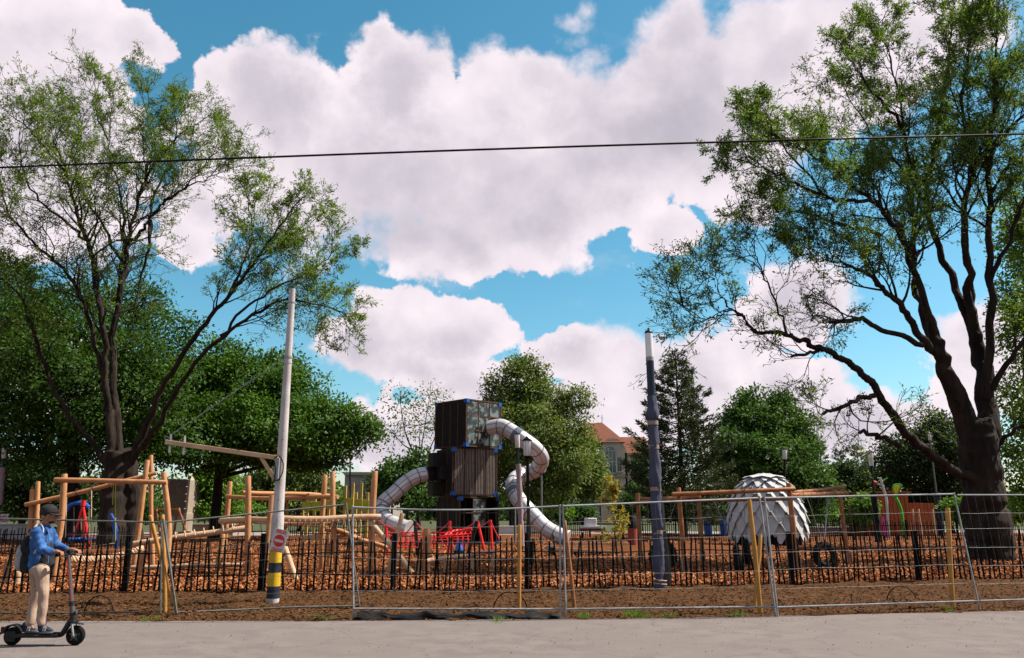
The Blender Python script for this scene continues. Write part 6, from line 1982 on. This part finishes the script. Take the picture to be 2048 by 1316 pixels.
def rider():
    b = P(330, 1180); b.z = 0
    root = thing('person', 'person in black cap, blue denim jacket and beige trousers riding the scooter', 'person', b)
    hbN, hbF = HB + Vector((0, -.21, 0)), HB + Vector((0, .21, 0))
    # ---- body: one continuous skin
    m = MB()
    m.ellipsoid(P(402, 200), (.088, .074, .112), 20, 14)
    m.ellipsoid(P(424, 246), (.060, .052, .050), 16, 10)                      # jaw
    m.ellipsoid(P(446, 268), (.022, .030, .018), 12, 8)                       # chin
    cap(m, P(455, 205), P(471, 232), .010, .014, 10)                          # nose
    m.ellipsoid(P(462, 254), (.012, .024, .007), 10, 6); m.ellipsoid(P(460, 262), (.012, .022, .007), 10, 6)
    m.ellipsoid(P(452, 200), (.012, .05, .010), 10, 6)                        # brow
    for s_ in (-1, 1):
        m.ellipsoid(P(376, 218) + Vector((0, s_ * .074, 0)), (.020, .010, .032), 10, 8)
    chain(m, [P(385, 262), P(368, 300), P(355, 340)], [.054, .052, .062])
    chain(m, [P(352, 350), P(345, 450), P(336, 560), P(325, 650)], [.09, .09, .075, .06])
    for s_, hb, sh, el, wr in ((-1, hbN, P(305, 352, -.165), P(345, 492, -.225), P(440, 512, -.215)), (1, hbF, P(410, 345, .165), P(462, 452, .225), P(556, 492, .215))):
        chain(m, [P(350, 345), sh, el, wr], [.07, .056, .044, .029])
        # palm over the grip, five fingers curled round it
        pk = hb + Vector((-.012, 0, .036))
        chain(m, [wr, wr.lerp(pk, .55) + Vector((0, 0, .006)), pk], [.029, .030, .026])
        for i, (dy, ln) in enumerate(((-.034, .9), (-.012, 1.0), (.011, .97), (.032, .8))):
            y = dy * s_ * -1
            pts = [pk + Vector((.0, y, .004)), hb + Vector((.030 * ln, y, .034)), hb + Vector((.043 * ln, y, .004)), hb + Vector((.026, y, -.022 * ln))]
            chain(m, pts, [.0105, .0095, .0085, .0075], 8)
        yi = .046 * (1 if s_ < 0 else -1)
        chain(m, [pk + Vector((-.018, yi * .6, -.006)), hb + Vector((-.020, yi, -.012)), hb + Vector((.008, yi, -.026))], [.013, .0105, .0085], 8)
    for hip, kn, an, toe in ((P(338, 650, -.085), P(356, 850, -.09), P(340, 1105, -.07), P(400, 1150, -.075)), (P(312, 650, .085), P(300, 850, .06), P(245, 1105, .045), P(280, 1150, .04))):
        chain(m, [hip, kn, an, toe], [.05, .042, .030, .014])
    fuse(m, .0062, 'body', 'skin', root, 2)
    for s_ in (-1, 1):                                                        # eyes under the brim
        e = P(449, 212) + Vector((.004, s_ * .030, 0))
        MB().ellipsoid(e, (.011, .013, .010), 10, 8).build('eye', 'eye_white', root)
        MB().ellipsoid(e + Vector((.007, 0, 0)), (.006, .007, .007), 8, 6).build('iris', 'hair_black', root)
        MB().tube([P(452, 200) + Vector((.006, s_ * .012, 0)), P(449, 198) + Vector((.0, s_ * .048, 0))], .005, 6).build('eyebrow', 'hair_black', root)
    # hair and beard
    m = MB(); m.ellipsoid(P(392, 196), (.092, .079, .088), 18, 12)
    h = m.build('hair', 'hair_black', root)
    m = MB()
    m.ellipsoid(P(430, 262), (.050, .051, .022), 14, 8)
    m.build('beard', 'hair_black', root)
    # cap
    c = P(397, 192)
    m = MB()
    prof = [(.098, -.012), (.102, .02), (.098, .06), (.080, .092), (.045, .110), (.010, .116)]
    for r_, z in prof:
        for k in range(24):
            a = 2 * PI * k / 24
            m.v.append(c + Vector((math.cos(a) * r_ * 1.06, math.sin(a) * r_ * .92, z + (.012 * math.cos(a) if z < .01 else 0))))
    for i in range(len(prof) - 1):
        for k in range(24):
            q = i * 24 + k; q2 = i * 24 + (k + 1) % 24
            m.f.append((q, q2, q2 + 24, q + 24))
    m.f.append(tuple(range(5 * 24, 6 * 24)))
    cp = m.build('cap', 'black_cloth', root)
    so = cp.modifiers.new('solid', 'SOLIDIFY'); so.thickness = .004
    m = MB(); n = 12; e = []
    for i in range(n + 1):
        a = -PI / 2 + PI * i / n
        e.append(c + Vector((.062 + math.cos(a) * .125, math.sin(a) * .080, .004 - .026 * math.cos(a) - .012 * abs(math.sin(a)) ** 2)))
    i0 = [c + Vector((.055, math.sin(-PI / 2 + PI * i / n) * .080, .010)) for i in range(n + 1)]
    for i in range(n):
        q = len(m.v)
        m.v += [e[i], e[i + 1], i0[i + 1], i0[i]]; m.f.append((q, q + 1, q + 2, q + 3))
    br = m.build('brim', 'black_cloth', cp); so = br.modifiers.new('solid', 'SOLIDIFY'); so.thickness = .012
    MB().ellipsoid(c + Vector((0, 0, .117)), (.009, .009, .006), 8, 6).build('button', 'black_cloth', cp)
    # shirt, jacket, trousers
    m = MB(); chain(m, [P(362, 392), P(362, 470), P(370, 560), P(376, 618)], [.095, .112, .112, .110]); fuse(m, .012, 'shirt', 'black_cloth', root, 3, wrinkle(.004, 60))
    m = MB()
    chain(m, [P(348, 350), P(340, 440), P(326, 540), P(312, 612)], [.125, .142, .135, .132])
    m.ellipsoid(P(335, 352), (.10, .19, .075), 18, 10)
    for sh, el, wr in ((P(302, 350, -.165), P(345, 492, -.225), P(432, 511, -.217)), (P(405, 345, .165), P(462, 452, .225), P(548, 490, .215))):
        chain(m, [P(345, 350), sh, el, wr], [.08, .074, .060, .045])
    chain(m, [P(372, 292, -.05), P(348, 296, 0), P(372, 292, .05)], [.022, .026, .022])
    jk = fuse(m, .009, 'jacket', 'denim', root, 3, wrinkle(.0065, 58))
    for (a, b_) in (((392, 318, -.105), (402, 380, -.125)), ((402, 380, -.125), (396, 600, -.105)), ((300, 385, -.140), (400, 392, -.135))):
        MB().tube([P(*a), P(*b_)], .005, 6).build('seam', 'denim_seam', jk)
    MB().tube([P(428, 494, -.220), P(440, 527, -.220)], .006, 6).build('cuff_edge', 'denim_seam', jk)
    MB().box(P(362, 425, -.150), (.075, .012, .07)).build('pocket', 'denim_seam', jk, smooth=False, bevel=.006)
    for s_, pts in ((-1, ((370, 288, -.05), (388, 322, -.075), (402, 352, -.07))), (1, ((370, 288, .05), (395, 320, .07), (408, 350, .07)))):
        MB().tube([P(*q) for q in pts], [.016, .02, .012], 8, squash=.5).build('collar', 'denim', jk)
    m = MB()
    m.ellipsoid(P(325, 655), (.112, .150, .10), 18, 10)
    for hip, th, kn, sh, an in ((P(342, 665, -.075), P(352, 750, -.085), P(357, 850, -.09), P(352, 960, -.085), P(342, 1090, -.07)), (P(308, 665, .075), P(305, 750, .075), P(298, 850, .06), P(272, 960, .055), P(246, 1090, .045))):
        chain(m, [hip, th, kn, sh, an], [.098, .084, .064, .058, .056])
    tz = fuse(m, .009, 'trousers', 'chino', root, 3, wrinkle(.0055, 30, (1.6, 1.2, 1.0)))
    # shoes
    for x0, dy in ((318, -.072), (188, .042)):
        m = MB()
        chain(m, [P(x0 + 20, 1140, dy), P(x0 + 55, 1145, dy), P(x0 + 98, 1158, dy)], [.042, .040, .030])
        m.ellipsoid(P(x0 + 24, 1112, dy), (.050, .046, .045), 12, 8)
        s_ = fuse(m, .008, 'shoe', 'shoe_navy', root, 2)
        a, b_ = P(x0 - 2, 1172, dy), P(x0 + 118, 1172, dy)
        z = .157
        mm = MB(); n = 18
        pts = []
        for k in range(n):
            an = 2 * PI * k / n
            pts.append(Vector(((a.x + b_.x) / 2 + math.cos(an) * (b_.x - a.x) / 2, YP + dy + math.sin(an) * .046, z)))
        mm.poly(pts, .022, (0, 0, 1)); mm.build('sole', 'shoe_sole', s_, smooth=False, bevel=.004)
        for q in (0, 1, 2):
            MB().tube([P(x0 + 42 + q * 10, 1122, dy - .040), P(x0 + 30 + q * 10, 1160, dy - .046)], .004, 5).build('stripe', 'strap_grey', s_)
    # ---- backpack: a thing of its own
    bp = thing('backpack', 'grey and black backpack on the rider back', 'backpack', P(205, 690))
    m = MB()
    m.ellipsoid(P(232, 470), (.075, .14, .15), 16, 10); m.ellipsoid(P(228, 585), (.09, .14, .155), 16, 10); m.box(P(242, 565), (.09, .22, .34))
    fuse(m, .011, 'main_bag', 'black_cloth', bp, 4, wrinkle(.004, 40))
    m = MB(); m.ellipsoid(P(190, 590), (.078, .155, .125), 16, 10); m.ellipsoid(P(200, 510), (.066, .15, .12), 16, 10)
    fuse(m, .010, 'front_pocket', 'grey_cloth', bp, 4, wrinkle(.003, 50))
    sp = smooth_pts([P(255, 400, -.12), P(285, 318, -.15), P(322, 282, -.12), P(350, 305, -.145), P(352, 355, -.155), P(330, 430, -.16), P(280, 520, -.165)], 5)
    MB().tube(sp, .019, 8, squash=.4).build('strap', 'strap_grey', bp)
    sp = smooth_pts([P(275, 390, .12), P(318, 300, .13), P(350, 280, .11), P(385, 315, .12), P(395, 370, .13)], 5)
    MB().tube(sp, .017, 8, squash=.4).build('strap', 'strap_grey', bp)
    MB().tube(smooth_pts([P(235, 345), P(245, 325), P(262, 330), P(268, 350)], 4), .008, 6).build('carry_loop', 'black_cloth', bp)
    for a_, b_ in (((160, 545, -.10), (215, 530, -.13)), ((158, 610, -.10), (215, 610, -.14))):
        MB().tube([P(*a_), P(*b_)], .004, 5).build('zip', 'black_cloth', bp)
rider()
